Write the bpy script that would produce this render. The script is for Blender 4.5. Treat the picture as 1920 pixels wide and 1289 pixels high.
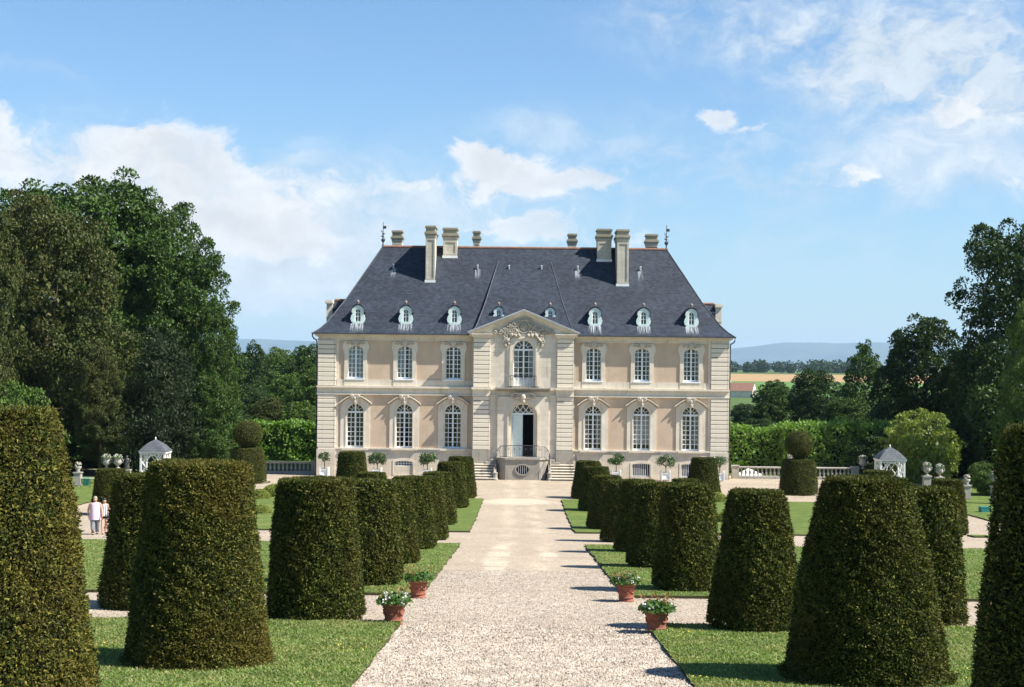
import bpy, bmesh, math, random
import numpy as np
from mathutils import Vector, Matrix

R = math.radians
sc = bpy.context.scene
for o in list(bpy.data.objects):
    bpy.data.objects.remove(o)
C = sc.collection

# ------------------------------------------------------------------ camera
F, PX, PY = 2800.0, 979.5, 690.0          # focal length and principal point in photo pixels (1920 wide)
ROLL = R(0.6)
EYE, CAMX = 8.24, -0.08
cam_d = bpy.data.cameras.new('camera')
cam = bpy.data.objects.new('camera', cam_d)
C.objects.link(cam)
cam_d.sensor_width = 36.0
cam_d.lens = 36.0 * F / 1920.0
cam_d.shift_x = -(PX - 960.0) / 1920.0
cam_d.shift_y = (PY - 644.5) / 1920.0
cam_d.clip_start = 0.2
cam_d.clip_end = 30000
_c, _s = math.cos(ROLL), math.sin(ROLL)
cam.matrix_world = Matrix(((_c, -_s, 0, CAMX), (0, 0, -1, 0), (_s, _c, 0, EYE), (0, 0, 0, 1)))
sc.camera = cam

# ------------------------------------------------------------------ light
SUN_EL, SUN_AZ = R(48.5), R(74)             # azimuth from the facade normal (-Y) towards +X
sun_dir = Vector((math.sin(SUN_AZ) * math.cos(SUN_EL), -math.cos(SUN_AZ) * math.cos(SUN_EL), math.sin(SUN_EL)))
sun_d = bpy.data.lights.new('sun', 'SUN')
sun_d.energy = 5.0
sun_d.angle = R(0.5)
sun_d.color = (1.0, 0.95, 0.87)
sun = bpy.data.objects.new('sun', sun_d)
C.objects.link(sun)
sun.rotation_euler = sun_dir.to_track_quat('Z', 'Y').to_euler()
sun.location = (60, -20, 90)

sc.view_settings.view_transform = 'Standard'
sc.view_settings.look = 'None'
sc.view_settings.gamma = 1
sc.view_settings.use_curve_mapping = False
sc.view_settings.exposure = 1.05
sc.cycles.max_bounces = 6
sc.cycles.diffuse_bounces = 3
sc.cycles.glossy_bounces = 3
sc.cycles.transparent_max_bounces = 12
sc.cycles.transmission_bounces = 4
sc.cycles.volume_bounces = 0
sc.cycles.use_denoising = True
sc.cycles.use_adaptive_sampling = True
sc.cycles.adaptive_threshold = 0.012

# ------------------------------------------------------------------ node helpers
class NT:
    def __init__(s, tree):
        s.t = tree
    def n(s, typ, **kw):
        nd = s.t.nodes.new(typ)
        for k, v in kw.items():
            setattr(nd, k, v)
        return nd
    def put(s, sock, v):
        if hasattr(v, 'links') and hasattr(v, 'is_output'):
            s.t.links.new(v, sock)
        elif isinstance(v, (tuple, list)) and len(v) == 3 and sock.type == 'RGBA':
            sock.default_value = (*v, 1)
        else:
            sock.default_value = v
    def m(s, op, a, b=None, c=None, clamp=False):
        nd = s.n('ShaderNodeMath', operation=op, use_clamp=clamp)
        s.put(nd.inputs[0], a)
        if b is not None: s.put(nd.inputs[1], b)
        if c is not None: s.put(nd.inputs[2], c)
        return nd.outputs[0]
    def v(s, op, a, b=None, out=0):
        nd = s.n('ShaderNodeVectorMath', operation=op)
        s.put(nd.inputs[0], a)
        if b is not None:
            if op == 'SCALE': s.put(nd.inputs[3], b)
            else: s.put(nd.inputs[1], b)
        return nd.outputs[out]
    def comb(s, x, y, z):
        nd = s.n('ShaderNodeCombineXYZ')
        for i, q in enumerate((x, y, z)): s.put(nd.inputs[i], q)
        return nd.outputs[0]
    def sep(s, vec):
        nd = s.n('ShaderNodeSeparateXYZ'); s.put(nd.inputs[0], vec)
        return nd.outputs
    def noise(s, vec, scale, detail=5, rough=0.55, dist=0, out='Fac'):
        nd = s.n('ShaderNodeTexNoise', noise_dimensions=getattr(s, 'dim', '3D'))
        s.put(nd.inputs['Vector'], vec)
        nd.inputs['Scale'].default_value = scale
        nd.inputs['Detail'].default_value = detail
        nd.inputs['Roughness'].default_value = rough
        nd.inputs['Distortion'].default_value = dist
        return nd.outputs[out]
    def mix(s, fac, a, b, blend='MIX'):
        nd = s.n('ShaderNodeMix', data_type='RGBA', blend_type=blend)
        s.put(nd.inputs[0], fac); s.put(nd.inputs[6], a); s.put(nd.inputs[7], b)
        return nd.outputs[2]
    def ramp(s, fac, stops, interp='LINEAR'):
        nd = s.n('ShaderNodeValToRGB')
        nd.color_ramp.interpolation = interp
        el = nd.color_ramp.elements
        while len(el) < len(stops): el.new(0.5)
        for e, (p, c) in zip(el, stops):
            e.position = p
            e.color = (*c, 1) if len(c) == 3 else c
        s.put(nd.inputs[0], fac)
        return nd.outputs[0]
    def rng(s, v, a, b, c=0.0, d=1.0, typ='SMOOTHSTEP'):
        nd = s.n('ShaderNodeMapRange', interpolation_type=typ)
        s.put(nd.inputs[0], v)
        for i, q in enumerate((a, b, c, d)): s.put(nd.inputs[i + 1], q)
        return nd.outputs[0]
    def bump(s, h, strength=0.5, dist=0.02):
        nd = s.n('ShaderNodeBump')
        nd.inputs['Strength'].default_value = strength
        nd.inputs['Distance'].default_value = dist
        s.put(nd.inputs['Height'], h)
        return nd.outputs[0]

# ------------------------------------------------------------------ world: sky with clouds
W = bpy.data.worlds.new('World')
sc.world = W
W.use_nodes = True
W.node_tree.nodes.clear()
t = NT(W.node_tree)
t.dim = '2D'
sky = t.n('ShaderNodeTexSky', sky_type='NISHITA', sun_disc=False)
sky.sun_elevation = SUN_EL
sky.sun_rotation = math.atan2(sun_dir.x, sun_dir.y)
sky.altitude = 60
sky.air_density = 1.0
sky.dust_density = 0.25
sky.ozone_density = 2.5
gen = t.n('ShaderNodeTexCoord').outputs['Generated']
dx, dy, dz = t.sep(gen)
az = t.m('ARCTAN2', dx, dy)
el = t.m('ARCSINE', dz)
ang = t.comb(az, el, 0.0)                         # the sky's own azimuth / elevation, radians
warp = t.noise(t.v('MULTIPLY', ang, (14, 22, 1)), 1.0, 6, 0.62, 0, 'Color')
wv = t.v('SCALE', t.v('SUBTRACT', warp, (0.5, 0.5, 0.5)), 0.036)
angw = t.v('ADD', ang, wv)
fine = t.noise(t.v('MULTIPLY', angw, (32, 50, 1)), 1.0, 7, 0.64, 0.2)
broad = t.noise(t.v('MULTIPLY', angw, (5.0, 13, 1)), 1.0, 6, 0.55, 0.4)
def cloud_sum(lst):
    tot = None
    for (px, py, sx, sy, w) in lst:
        d = t.v('MULTIPLY', t.v('SUBTRACT', angw, ((px - PX) / F, (PY - py) / F, 0)), (F / sx, F / sy, 0))
        g = t.m('MULTIPLY', t.m('EXPONENT', t.m('MULTIPLY', t.v('DOT_PRODUCT', d, d, 1), -1.0)), w)
        tot = g if tot is None else t.m('ADD', tot, g)
    return tot
heaps = cloud_sum([(330, 385, 130, 100, 1.0), (250, 300, 95, 48, .9), (480, 430, 120, 75, .95), (580, 465, 65, 45, .85),
                   (395, 305, 60, 45, .95), (40, 330, 130, 60, .85), (5, 250, 45, 40, .85),
                   (950, 318, 95, 42, 1.05), (1045, 340, 65, 24, .85), (1125, 325, 55, 26, .85), (895, 292, 50, 30, .75), (960, 425, 110, 34, .7),
                   (1335, 226, 44, 21, 1.1), (1405, 247, 50, 9, .7), (740, 358, 190, 20, .72), (1010, 432, 60, 30, .6), (1180, 440, 90, 22, .5),
                   (1765, 212, 62, 30, .9), (1870, 238, 60, 16, .7), (1580, 345, 110, 20, .62), (1860, 350, 60, 20, .55)])
veil = cloud_sum([(1230, 40, 150, 60, .62), (1480, 80, 270, 80, 1.0), (1700, 120, 200, 100, 1.1), (1850, 180, 150, 140, .95),
                  (1600, 180, 260, 60, .55), (1250, 280, 360, 90, .5), (1000, 235, 90, 34, .45), (1560, 340, 440, 80, .7),
                  (430, 450, 270, 130, 1.5), (560, 500, 160, 80, .8), (100, 330, 280, 90, .85), (900, 385, 440, 75, .75), (1500, 480, 500, 70, .4), (560, 540, 300, 60, .35), (90, 170, 180, 22, .35),
                  (60, 90, 120, 26, .25), (560, 110, 60, 30, .2)])
heap_field = t.m('ADD', heaps, t.m('MULTIPLY', t.m('SUBTRACT', fine, 0.5), 1.35))
heap_mask = t.m('MULTIPLY', t.rng(heap_field, 0.34, 0.86), t.rng(t.noise(t.v('MULTIPLY', angw, (9, 16, 1)), 1.0, 7, 0.6, 0.5), 0.25, 0.6, 0.6, 1.0, 'LINEAR'))
# elsewhere in the sky the same broken cloud goes on
outside = t.rng(t.noise(t.v('MULTIPLY', angw, (3.2, 7.5, 1)), 1.0, 6, 0.55, 0.4), 0.58, 0.8, 0, 0.55)
away = t.m('MAXIMUM', t.rng(t.m('ABSOLUTE', t.m('ADD', az, 0.0)), 0.36, 0.6), t.rng(el, 0.26, 0.4))
outside = t.m('MULTIPLY', outside, away)
veil_field = t.m('MULTIPLY', veil, t.m('ADD', t.rng(broad, 0.30, 0.70, 0.30, 1.35, 'LINEAR'), t.m('MULTIPLY', t.m('SUBTRACT', fine, 0.5), 1.6)))
veil_mask = t.m('MAXIMUM', t.rng(veil_field, 0.04, 1.35, 0, 0.96), outside)
haze_low = t.m('MULTIPLY', t.m('EXPONENT', t.m('MULTIPLY', t.m('MAXIMUM', el, 0.0), -9.0)), 0.66)
light = t.m('ADD', t.m('MULTIPLY', t.m('SUBTRACT', fine, 0.5), 0.55), t.rng(heap_field, 0.4, 1.5, 1.02, 0.84, 'LINEAR'), None)
light = t.m('MINIMUM', t.m('MAXIMUM', light, 0.84), 1.14)
SKYK = 0.062
heap_col = t.v('SCALE', (7.7, 7.75, 7.85), light)
skyc = t.v('MULTIPLY', sky.outputs[0], (0.86, 1.14, 1.32))
col = t.mix(haze_low, skyc, (4.0, 4.9, 5.8))
veil_light = t.m('ADD', t.m('ADD', t.m('MULTIPLY', t.m('SUBTRACT', fine, 0.5), 0.45), t.m('MULTIPLY', t.m('SUBTRACT', broad, 0.5), 0.35)), 1.04)
col = t.mix(veil_mask, col, t.v('SCALE', (5.5, 6.2, 6.9), veil_light))
col = t.mix(t.m('MULTIPLY', heap_mask, 0.9), col, heap_col)
bg = t.n('ShaderNodeBackground')
t.put(bg.inputs[0], col)
bg.inputs[1].default_value = SKYK
W.cycles.sampling_method = 'MANUAL'
W.cycles.sample_map_resolution = 512
wo = t.n('ShaderNodeOutputWorld')
W.node_tree.links.new(bg.outputs[0], wo.inputs[0])

# ------------------------------------------------------------------ geometry helpers
def tag(o, label=None, cat=None, group=None, kind=None):
    if label: o['label'] = label
    if cat: o['category'] = cat
    if group: o['group'] = group
    if kind: o['kind'] = kind
    return o

def empty(name, loc=(0, 0, 0), rz=0.0, parent=None):
    o = bpy.data.objects.new(name, None)
    C.objects.link(o)
    o.location = loc
    o.rotation_euler = (0, 0, rz)
    o.empty_display_size = 0.3
    o.parent = parent
    return o

def link(name, me, mat, parent=None, loc=None):
    o = bpy.data.objects.new(name, me)
    C.objects.link(o)
    if mat is not None and len(me.materials) == 0:
        for m_ in (mat if isinstance(mat, (list, tuple)) else [mat]):
            me.materials.append(m_)
    o.parent = parent
    if loc is not None: o.location = loc
    return o

class MB:
    """collects simple shapes for one mesh object"""
    def __init__(s):
        s.v, s.f = [], []
    def add(s, vs, fs):
        b = len(s.v)
        s.v += [tuple(p) for p in vs]
        s.f += [tuple(i + b for i in f) for f in fs]
        return s
    def box(s, x0, x1, y0, y1, z0, z1):
        return s.add([(x0, y0, z0), (x1, y0, z0), (x1, y1, z0), (x0, y1, z0), (x0, y0, z1), (x1, y0, z1), (x1, y1, z1), (x0, y1, z1)],
                     [(0, 3, 2, 1), (4, 5, 6, 7), (0, 1, 5, 4), (1, 2, 6, 5), (2, 3, 7, 6), (3, 0, 4, 7)])
    def chbox(s, x0, x1, y0, y1, z0, z1, c=0.02):
        """box whose front (-y) edges are chamfered"""
        return s.add([(x0, y0 + c, z0), (x1, y0 + c, z0), (x1, y1, z0), (x0, y1, z0), (x0, y0 + c, z1), (x1, y0 + c, z1), (x1, y1, z1), (x0, y1, z1),
                      (x0 + c, y0, z0 + c), (x1 - c, y0, z0 + c), (x1 - c, y0, z1 - c), (x0 + c, y0, z1 - c)],
                     [(0, 3, 2, 1), (4, 5, 6, 7), (1, 2, 6, 5), (2, 3, 7, 6), (3, 0, 4, 7), (8, 9, 10, 11),
                      (0, 1, 9, 8), (1, 5, 10, 9), (5, 4, 11, 10), (4, 0, 8, 11)])
    def prism(s, poly, y0, y1):
        """poly of (x, z), counter-clockwise seen from -y, extruded in y"""
        n = len(poly)
        vs = [(x, y0, z) for x, z in poly] + [(x, y1, z) for x, z in poly]
        fs = [tuple(range(n)), tuple(range(2 * n - 1, n - 1, -1))]
        fs += [((i + 1) % n, i, i + n, (i + 1) % n + n) for i in range(n)]
        return s.add(vs, fs)
    def slab(s, poly, z0, z1):
        n = len(poly)
        vs = [(x, y, z0) for x, y in poly] + [(x, y, z1) for x, y in poly]
        fs = [tuple(range(n - 1, -1, -1)), tuple(range(n, 2 * n))]
        fs += [(i, (i + 1) % n, (i + 1) % n + n, i + n) for i in range(n)]
        return s.add(vs, fs)
    def ring(s, outer, inner, y0, y1, closed=False):
        """strip between two paths of equal length in the xz plane, with thickness y0..y1"""
        n = len(outer)
        vs = [(x, y0, z) for x, z in outer] + [(x, y0, z) for x, z in inner] + [(x, y1, z) for x, z in outer] + [(x, y1, z) for x, z in inner]
        fs = []
        m = n if closed else n - 1
        for i in range(m):
            j = (i + 1) % n
            fs += [(i, j, n + j, n + i), (2 * n + i, 3 * n + i, 3 * n + j, 2 * n + j), (i, 2 * n + i, 2 * n + j, j), (n + i, n + j, 3 * n + j, 3 * n + i)]
        if not closed:
            fs += [(0, n, 3 * n, 2 * n), (n - 1, 3 * n - 1, 4 * n - 1, 2 * n - 1)]
        return s.add(vs, fs)
    def lathe(s, prof, seg=12, c=(0, 0, 0), sx=1.0, sy=1.0):
        n = len(prof)
        vs = []
        for r, z in prof:
            for k in range(seg):
                a = 2 * math.pi * k / seg
                vs.append((c[0] + r * sx * math.cos(a), c[1] + r * sy * math.sin(a), c[2] + z))
        fs = []
        for i in range(n - 1):
            for k in range(seg):
                k2 = (k + 1) % seg
                fs.append((i * seg + k, i * seg + k2, (i + 1) * seg + k2, (i + 1) * seg + k))
        fs.append(tuple(range(seg - 1, -1, -1)))
        fs.append(tuple(range((n - 1) * seg, n * seg)))
        return s.add(vs, fs)
    def ball(s, c, r, sx=1, sy=1, sz=1, seg=10, rings=6):
        pr = [(max(1e-3, r * math.sin(math.pi * i / rings)), -r * sz * math.cos(math.pi * i / rings)) for i in range(rings + 1)]
        return s.lathe(pr, seg, c, sx, sy)
    def tube(s, pts, r, seg=6):
        pts = [Vector(p) for p in pts]
        rr = r if isinstance(r, (list, tuple)) else [r] * len(pts)
        vs = []
        for i, p in enumerate(pts):
            d = (pts[min(i + 1, len(pts) - 1)] - pts[max(i - 1, 0)])
            d = d.normalized() if d.length > 1e-9 else Vector((0, 0, 1))
            a = d.cross(Vector((0, 0, 1)))
            if a.length < 0.05: a = d.cross(Vector((1, 0, 0)))
            a.normalize(); b = d.cross(a)
            for k in range(seg):
                w = 2 * math.pi * k / seg
                vs.append(p + (a * math.cos(w) + b * math.sin(w)) * rr[i])
        fs = []
        for i in range(len(pts) - 1):
            for k in range(seg):
                k2 = (k + 1) % seg
                fs.append((i * seg + k, (i + 1) * seg + k, (i + 1) * seg + k2, i * seg + k2))
        fs.append(tuple(range(seg)))
        fs.append(tuple(range((len(pts) - 1) * seg + seg - 1, (len(pts) - 1) * seg - 1, -1)))
        return s.add(vs, fs)
    def mesh(s, name='mesh', smooth=False):
        me = bpy.data.meshes.new(name)
        me.from_pydata(s.v, [], s.f)
        if smooth:
            me.polygons.foreach_set('use_smooth', [True] * len(me.polygons))
        me.validate()
        return me
    def build(s, name, mat, parent=None, loc=None, smooth=False, bevel=0.0):
        me = s.mesh(name, smooth)
        bm = bmesh.new(); bm.from_mesh(me)
        bmesh.ops.recalc_face_normals(bm, faces=bm.faces)
        bm.to_mesh(me); bm.free()
        return link(name, me, mat, parent, loc)

def np_mesh(name, verts, nper=4):
    """many separate polygons of nper corners"""
    n = len(verts)
    me = bpy.data.meshes.new(name)
    me.vertices.add(n)
    me.vertices.foreach_set('co', np.ascontiguousarray(verts, dtype=np.float32).ravel())
    me.loops.add(n)
    me.loops.foreach_set('vertex_index', np.arange(n, dtype=np.int32))
    k = n // nper
    me.polygons.add(k)
    me.polygons.foreach_set('loop_start', np.arange(0, n, nper, dtype=np.int32))
    me.polygons.foreach_set('loop_total', np.full(k, nper, dtype=np.int32))
    me.update(calc_edges=True)
    return me

def copy_tree(o, parent=None):
    c = o.copy(); C.objects.link(c); c.parent = parent
    for ch in o.children: copy_tree(ch, c)
    return c

# ------------------------------------------------------------------ terrain profile along the axis
_gy = np.array([-80, 0, 21, 36, 59, 68, 78, 90, 112, 140, 200, 300, 600, 900, 1500, 1700, 2600, 9000, 20000.])
_gz = np.array([10.3, 5.12, 3.75, 2.78, 1.29, .72, .32, .12, 0, -.25, -1.2, -2.5, -1.4, 1.2, 4.3, 5.6, 8.0, 8.2, 8.2])
_ty = np.arange(-80, 190, 0.5)
_tz = np.interp(_ty, _gy, _gz)
_k = np.hanning(15); _k /= _k.sum()
_tz = np.convolve(np.pad(_tz, 7, mode='reflect', reflect_type='odd'), _k, 'valid')
_ay = np.concatenate([_ty, _gy[_gy > 195]])
_az = np.concatenate([_tz, _gz[_gy > 195]])
def G(y):
    return float(np.interp(y, _ay, _az))
def Gn(y):
    return np.interp(y, _ay, _az)
def pix(px, py, Y):
    """real place of something seen at photo position px,py when it stands Y metres away"""
    ddx, ddy = px - PX, py - PY
    xx = ddx * _c + ddy * _s
    yy = -ddx * _s + ddy * _c
    return CAMX + xx / F * Y, EYE - yy / F * Y
def on_ground(px, py):
    yy = -(px - PX) * _s + (py - PY) * _c
    a, b = 8.0, 700.0
    for _ in range(60):
        mid = (a + b) / 2
        if EYE - yy / F * mid - G(mid) > 0: a = mid
        else: b = mid
    return pix(px, py, a)[0], a

# ------------------------------------------------------------------ materials
def new_mat(name):
    m = bpy.data.materials.new(name)
    m.use_nodes = True
    m.node_tree.nodes.clear()
    q = NT(m.node_tree)
    out = q.n('ShaderNodeOutputMaterial')
    return m, q, out

def principled(q, out, base, rough=0.8, spec=0.3, metallic=0.0, normal=None):
    p = q.n('ShaderNodeBsdfPrincipled')
    q.put(p.inputs['Base Color'], base)
    q.put(p.inputs['Roughness'], rough)
    p.inputs['Specular IOR Level'].default_value = spec
    p.inputs['Metallic'].default_value = metallic
    if normal is not None: q.put(p.inputs['Normal'], normal)
    q.t.links.new(p.outputs[0], out.inputs[0])
    return p

def simple(name, c1, c2=None, scale=3.0, rough=0.75, spec=0.3, metallic=0.0, bump=0.0, bscale=20.0, bdist=0.01, stretch=(1, 1, 1)):
    m, q, out = new_mat(name)
    co = q.n('ShaderNodeTexCoord').outputs['Object']
    co = q.v('MULTIPLY', co, stretch)
    if c2 is None: c2 = tuple(x * 0.8 for x in c1)
    n = q.noise(co, scale, 6, 0.6)
    base = q.mix(q.rng(n, 0.3, 0.7), c1, c2)
    nor = q.bump(q.noise(co, bscale, 4, 0.6), bump, bdist) if bump > 0 else None
    principled(q, out, base, rough, spec, metallic, nor)
    return m

def stone_mat(name, c1, c2, dirt, amount=0.5, course=0.0):
    m, q, out = new_mat(name)
    co = q.n('ShaderNodeTexCoord').outputs['Object']
    n1 = q.noise(co, 0.7, 7, 0.62)
    base = q.mix(q.rng(n1, 0.3, 0.72), c1, c2)
    n2 = q.noise(q.v('MULTIPLY', co, (2.2, 2.2, 0.5)), 1.3, 8, 0.7, 0.6)
    base = q.mix(q.m('MULTIPLY', q.rng(n2, 0.52, 0.78), amount), base, dirt)
    n4 = q.noise(q.v('MULTIPLY', co, (5.5, 5.5, 0.22)), 1.0, 6, 0.65)
    base = q.mix(q.m('MULTIPLY', q.m('MULTIPLY', q.rng(n4, 0.52, 0.72), q.rng(n1, 0.35, 0.65)), min(0.55, amount * 0.8)), base, tuple(x * 0.8 for x in dirt))
    n3 = q.noise(co, 26, 4, 0.7)
    base = q.mix(q.m('MULTIPLY', q.rng(n3, 0.4, 0.75), 0.25), base, tuple(x * 0.55 for x in dirt))
    h = q.m('ADD', q.m('MULTIPLY', n3, 0.5), q.noise(co, 6, 5, 0.6))
    if course > 0:
        b = q.n('ShaderNodeTexBrick')
        xs, ys, zs = q.sep(co)
        q.put(b.inputs['Vector'], q.comb(q.m('ADD', xs, ys), zs, 0.0))
        b.inputs['Scale'].default_value = 1.0
        b.inputs['Brick Width'].default_value = course * 2.3
        b.inputs['Row Height'].default_value = course
        b.inputs['Mortar Size'].default_value = 0.010
        b.inputs['Mortar Smooth'].default_value = 0.3
        b.inputs['Color1'].default_value = (1, 1, 1, 1)
        b.inputs['Color2'].default_value = (0.86, 0.86, 0.86, 1)
        b.inputs['Mortar'].default_value = (0.66, 0.64, 0.6, 1)
        base = q.mix(0.75, base, b.outputs[0], 'MULTIPLY')
        h = q.m('SUBTRACT', h, q.m('MULTIPLY', b.outputs['Fac'], 0.8))
    principled(q, out, base, 0.9, 0.15, 0, q.bump(h, 0.35, 0.02))
    return m

def leaf_mat(name, cols, tint=None, tint_amt=0.5, tscale=1.2, rough=0.5, spec=0.25, trans=0.22, tr_col=None):
    """cols: leaf colours picked leaf by leaf; tint: colour of larger patches"""
    m, q, out = new_mat(name)
    geo = q.n('ShaderNodeNewGeometry')
    r = geo.outputs['Random Per Island']
    stops = [(i / len(cols), c) for i, c in enumerate(cols)]
    base = q.ramp(r, stops, 'CONSTANT')
    co = q.n('ShaderNodeTexCoord').outputs['Object']
    oi = q.n('ShaderNodeObjectInfo').outputs['Random']
    co = q.v('ADD', co, q.comb(q.m('MULTIPLY', oi, 37.0), q.m('MULTIPLY', oi, 11.0), 0.0))
    if tint:
        n = q.noise(co, tscale, 5, 0.65, 0.3)
        base = q.mix(q.m('MULTIPLY', q.rng(n, 0.42, 0.68), tint_amt), base, tint)
    vv = q.rng(q.noise(co, tscale * 2.3, 4, 0.6), 0.25, 0.75, 0.72, 1.28, 'LINEAR')
    base = q.v('SCALE', base, vv)
    p = q.n('ShaderNodeBsdfPrincipled')
    q.put(p.inputs['Base Color'], base)
    p.inputs['Roughness'].default_value = rough
    p.inputs['Specular IOR Level'].default_value = spec
    tr = q.n('ShaderNodeBsdfTranslucent')
    q.put(tr.inputs[0], q.v('MULTIPLY', base, tr_col or (1.25, 1.5, 0.5)))
    mx = q.n('ShaderNodeMixShader'); mx.inputs[0].default_value = trans
    q.t.links.new(p.outputs[0], mx.inputs[1]); q.t.links.new(tr.outputs[0], mx.inputs[2])
    q.t.links.new(mx.outputs[0], out.inputs[0])
    return m

M = {}
STONE = (0.77, 0.69, 0.565); STONE2 = (0.66, 0.58, 0.46)
M['stone'] = stone_mat('limestone', STONE, STONE2, (0.34, 0.30, 0.23), 0.62)
M['ashlar'] = stone_mat('limestone_ashlar', (0.76, 0.68, 0.56), (0.67, 0.59, 0.47), (0.38, 0.34, 0.275), 0.7, 0.36)
M['plinth'] = stone_mat('limestone_plinth', (0.74, 0.65, 0.52), (0.62, 0.54, 0.425), (0.34, 0.30, 0.245), 0.6, 0.42)
M['perron'] = stone_mat('limestone_perron', (0.40, 0.36, 0.30), (0.32, 0.29, 0.245), (0.13, 0.125, 0.115), 0.75, 0.45)
M['carved'] = stone_mat('limestone_carved', (0.62, 0.545, 0.44), (0.5, 0.44, 0.35), (0.26, 0.23, 0.185), 0.5)
M['stucco'] = stone_mat('pinkish_render', (0.60, 0.46, 0.335), (0.50, 0.38, 0.27), (0.68, 0.56, 0.43), 0.5)
M['chimney'] = stone_mat('chimney_stone', (0.64, 0.585, 0.485), (0.52, 0.47, 0.385), (0.27, 0.25, 0.205), 0.5, 0.3)
M['weathered_carving'] = stone_mat('weathered_carving', (0.47, 0.42, 0.345), (0.36, 0.325, 0.27), (0.2, 0.18, 0.15), 0.5)
M['finial_stone'] = simple('finial_stone', (0.30, 0.24, 0.2), (0.22, 0.17, 0.14), 5)
M['step_stone'] = stone_mat('weathered_step_stone', (0.30, 0.275, 0.235), (0.20, 0.185, 0.16), (0.09, 0.085, 0.075), 0.75)
M['joint'] = simple('stone_joint', (0.13, 0.105, 0.08), rough=0.95)
M['grey_stone'] = stone_mat('grey_garden_stone', (0.42, 0.39, 0.335), (0.31, 0.29, 0.25), (0.13, 0.125, 0.1), 0.6)
M['lichen_stone'] = stone_mat('lichened_cap', (0.36, 0.33, 0.26), (0.26, 0.24, 0.19), (0.36, 0.28, 0.05), 0.75)
M['white_paint'] = simple('pale_blue_white_paint', (0.82, 0.84, 0.84), (0.75, 0.78, 0.79), 2, 0.45, 0.4)
M['white_lattice'] = simple('white_lattice_paint', (0.80, 0.79, 0.75), (0.7, 0.69, 0.66), 2, 0.5, 0.3)
M['mint_paint'] = simple('mint_paint', (0.68, 0.78, 0.74), (0.6, 0.71, 0.67), 2, 0.5, 0.35)
M['zinc'] = simple('weathered_zinc', (0.55, 0.57, 0.6), (0.42, 0.45, 0.5), 3, 0.5, 0.5, 0.3)
M['gutter'] = simple('dark_gutter', (0.055, 0.06, 0.07), None, 3, 0.5, 0.4)
M['iron'] = simple('dark_wrought_iron', (0.035, 0.04, 0.05), None, 6, 0.5, 0.5)
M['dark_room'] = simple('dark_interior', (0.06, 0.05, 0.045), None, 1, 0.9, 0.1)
M['curtain'] = simple('white_curtain', (0.62, 0.6, 0.58), (0.5, 0.49, 0.47), 3, 0.9, 0.1)
M['blind'] = simple('sage_shutter', (0.50, 0.56, 0.54), (0.42, 0.49, 0.47), 3, 0.8, 0.2)
M['gold_curtain'] = simple('ochre_curtain', (0.42, 0.34, 0.2), (0.32, 0.26, 0.15), 3, 0.9, 0.1)
M['red_tile'] = simple('red_ridge_tile', (0.27, 0.15, 0.105), (0.20, 0.105, 0.075), 2.2, 0.85, 0.2, 0, 0.3, 8)
M['terracotta'] = simple('terracotta', (0.30, 0.10, 0.06), (0.22, 0.095, 0.07), 4.5, 0.85, 0.2, 0, 0.2, 18)
M['soil'] = simple('potting_soil', (0.04, 0.03, 0.02), None, 20, 0.95, 0.1)
M['bark'] = simple('bark', (0.11, 0.085, 0.06), (0.06, 0.048, 0.036), 5, 0.95, 0.15, 0, 0.7, 9, 0.03, (2, 2, .5))
M['canvas'] = simple('white_canvas', (0.8, 0.8, 0.78), (0.74, 0.74, 0.73), 2, 0.8, 0.2)
M['green_plastic'] = simple('green_plastic', (0.015, 0.13, 0.10), (0.012, 0.10, 0.08), 2, 0.45, 0.4)
M['teal_plastic'] = simple('teal_plastic', (0.03, 0.22, 0.22), (0.025, 0.18, 0.18), 2, 0.45, 0.4)
M['bronze'] = simple('dark_bronze', (0.05, 0.05, 0.045), (0.09, 0.09, 0.08), 6, 0.5, 0.5)

# window glass: see-through with a mirror-like sheen
m, q, out = new_mat('window_glass')
gl = q.n('ShaderNodeBsdfGlossy'); gl.inputs['Roughness'].default_value = 0.03
gl.inputs[0].default_value = (0.9, 0.95, 1, 1)
tp = q.n('ShaderNodeBsdfTransparent'); tp.inputs[0].default_value = (0.8, 0.84, 0.84, 1)
fr = q.n('ShaderNodeFresnel'); fr.inputs[0].default_value = 1.5
mx = q.n('ShaderNodeMixShader')
wob = q.bump(q.noise(q.n('ShaderNodeTexCoord').outputs['Object'], 2.6, 2, 0.5), 0.25, 0.05)
q.put(gl.inputs['Normal'], wob)
q.t.links.new(q.m('ADD', q.m('MULTIPLY', fr.outputs[0], 1.6), 0.015), mx.inputs[0])
q.t.links.new(tp.outputs[0], mx.inputs[1]); q.t.links.new(gl.outputs[0], mx.inputs[2])
q.t.links.new(mx.outputs[0], out.inputs[0])
M['glass'] = m

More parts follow.
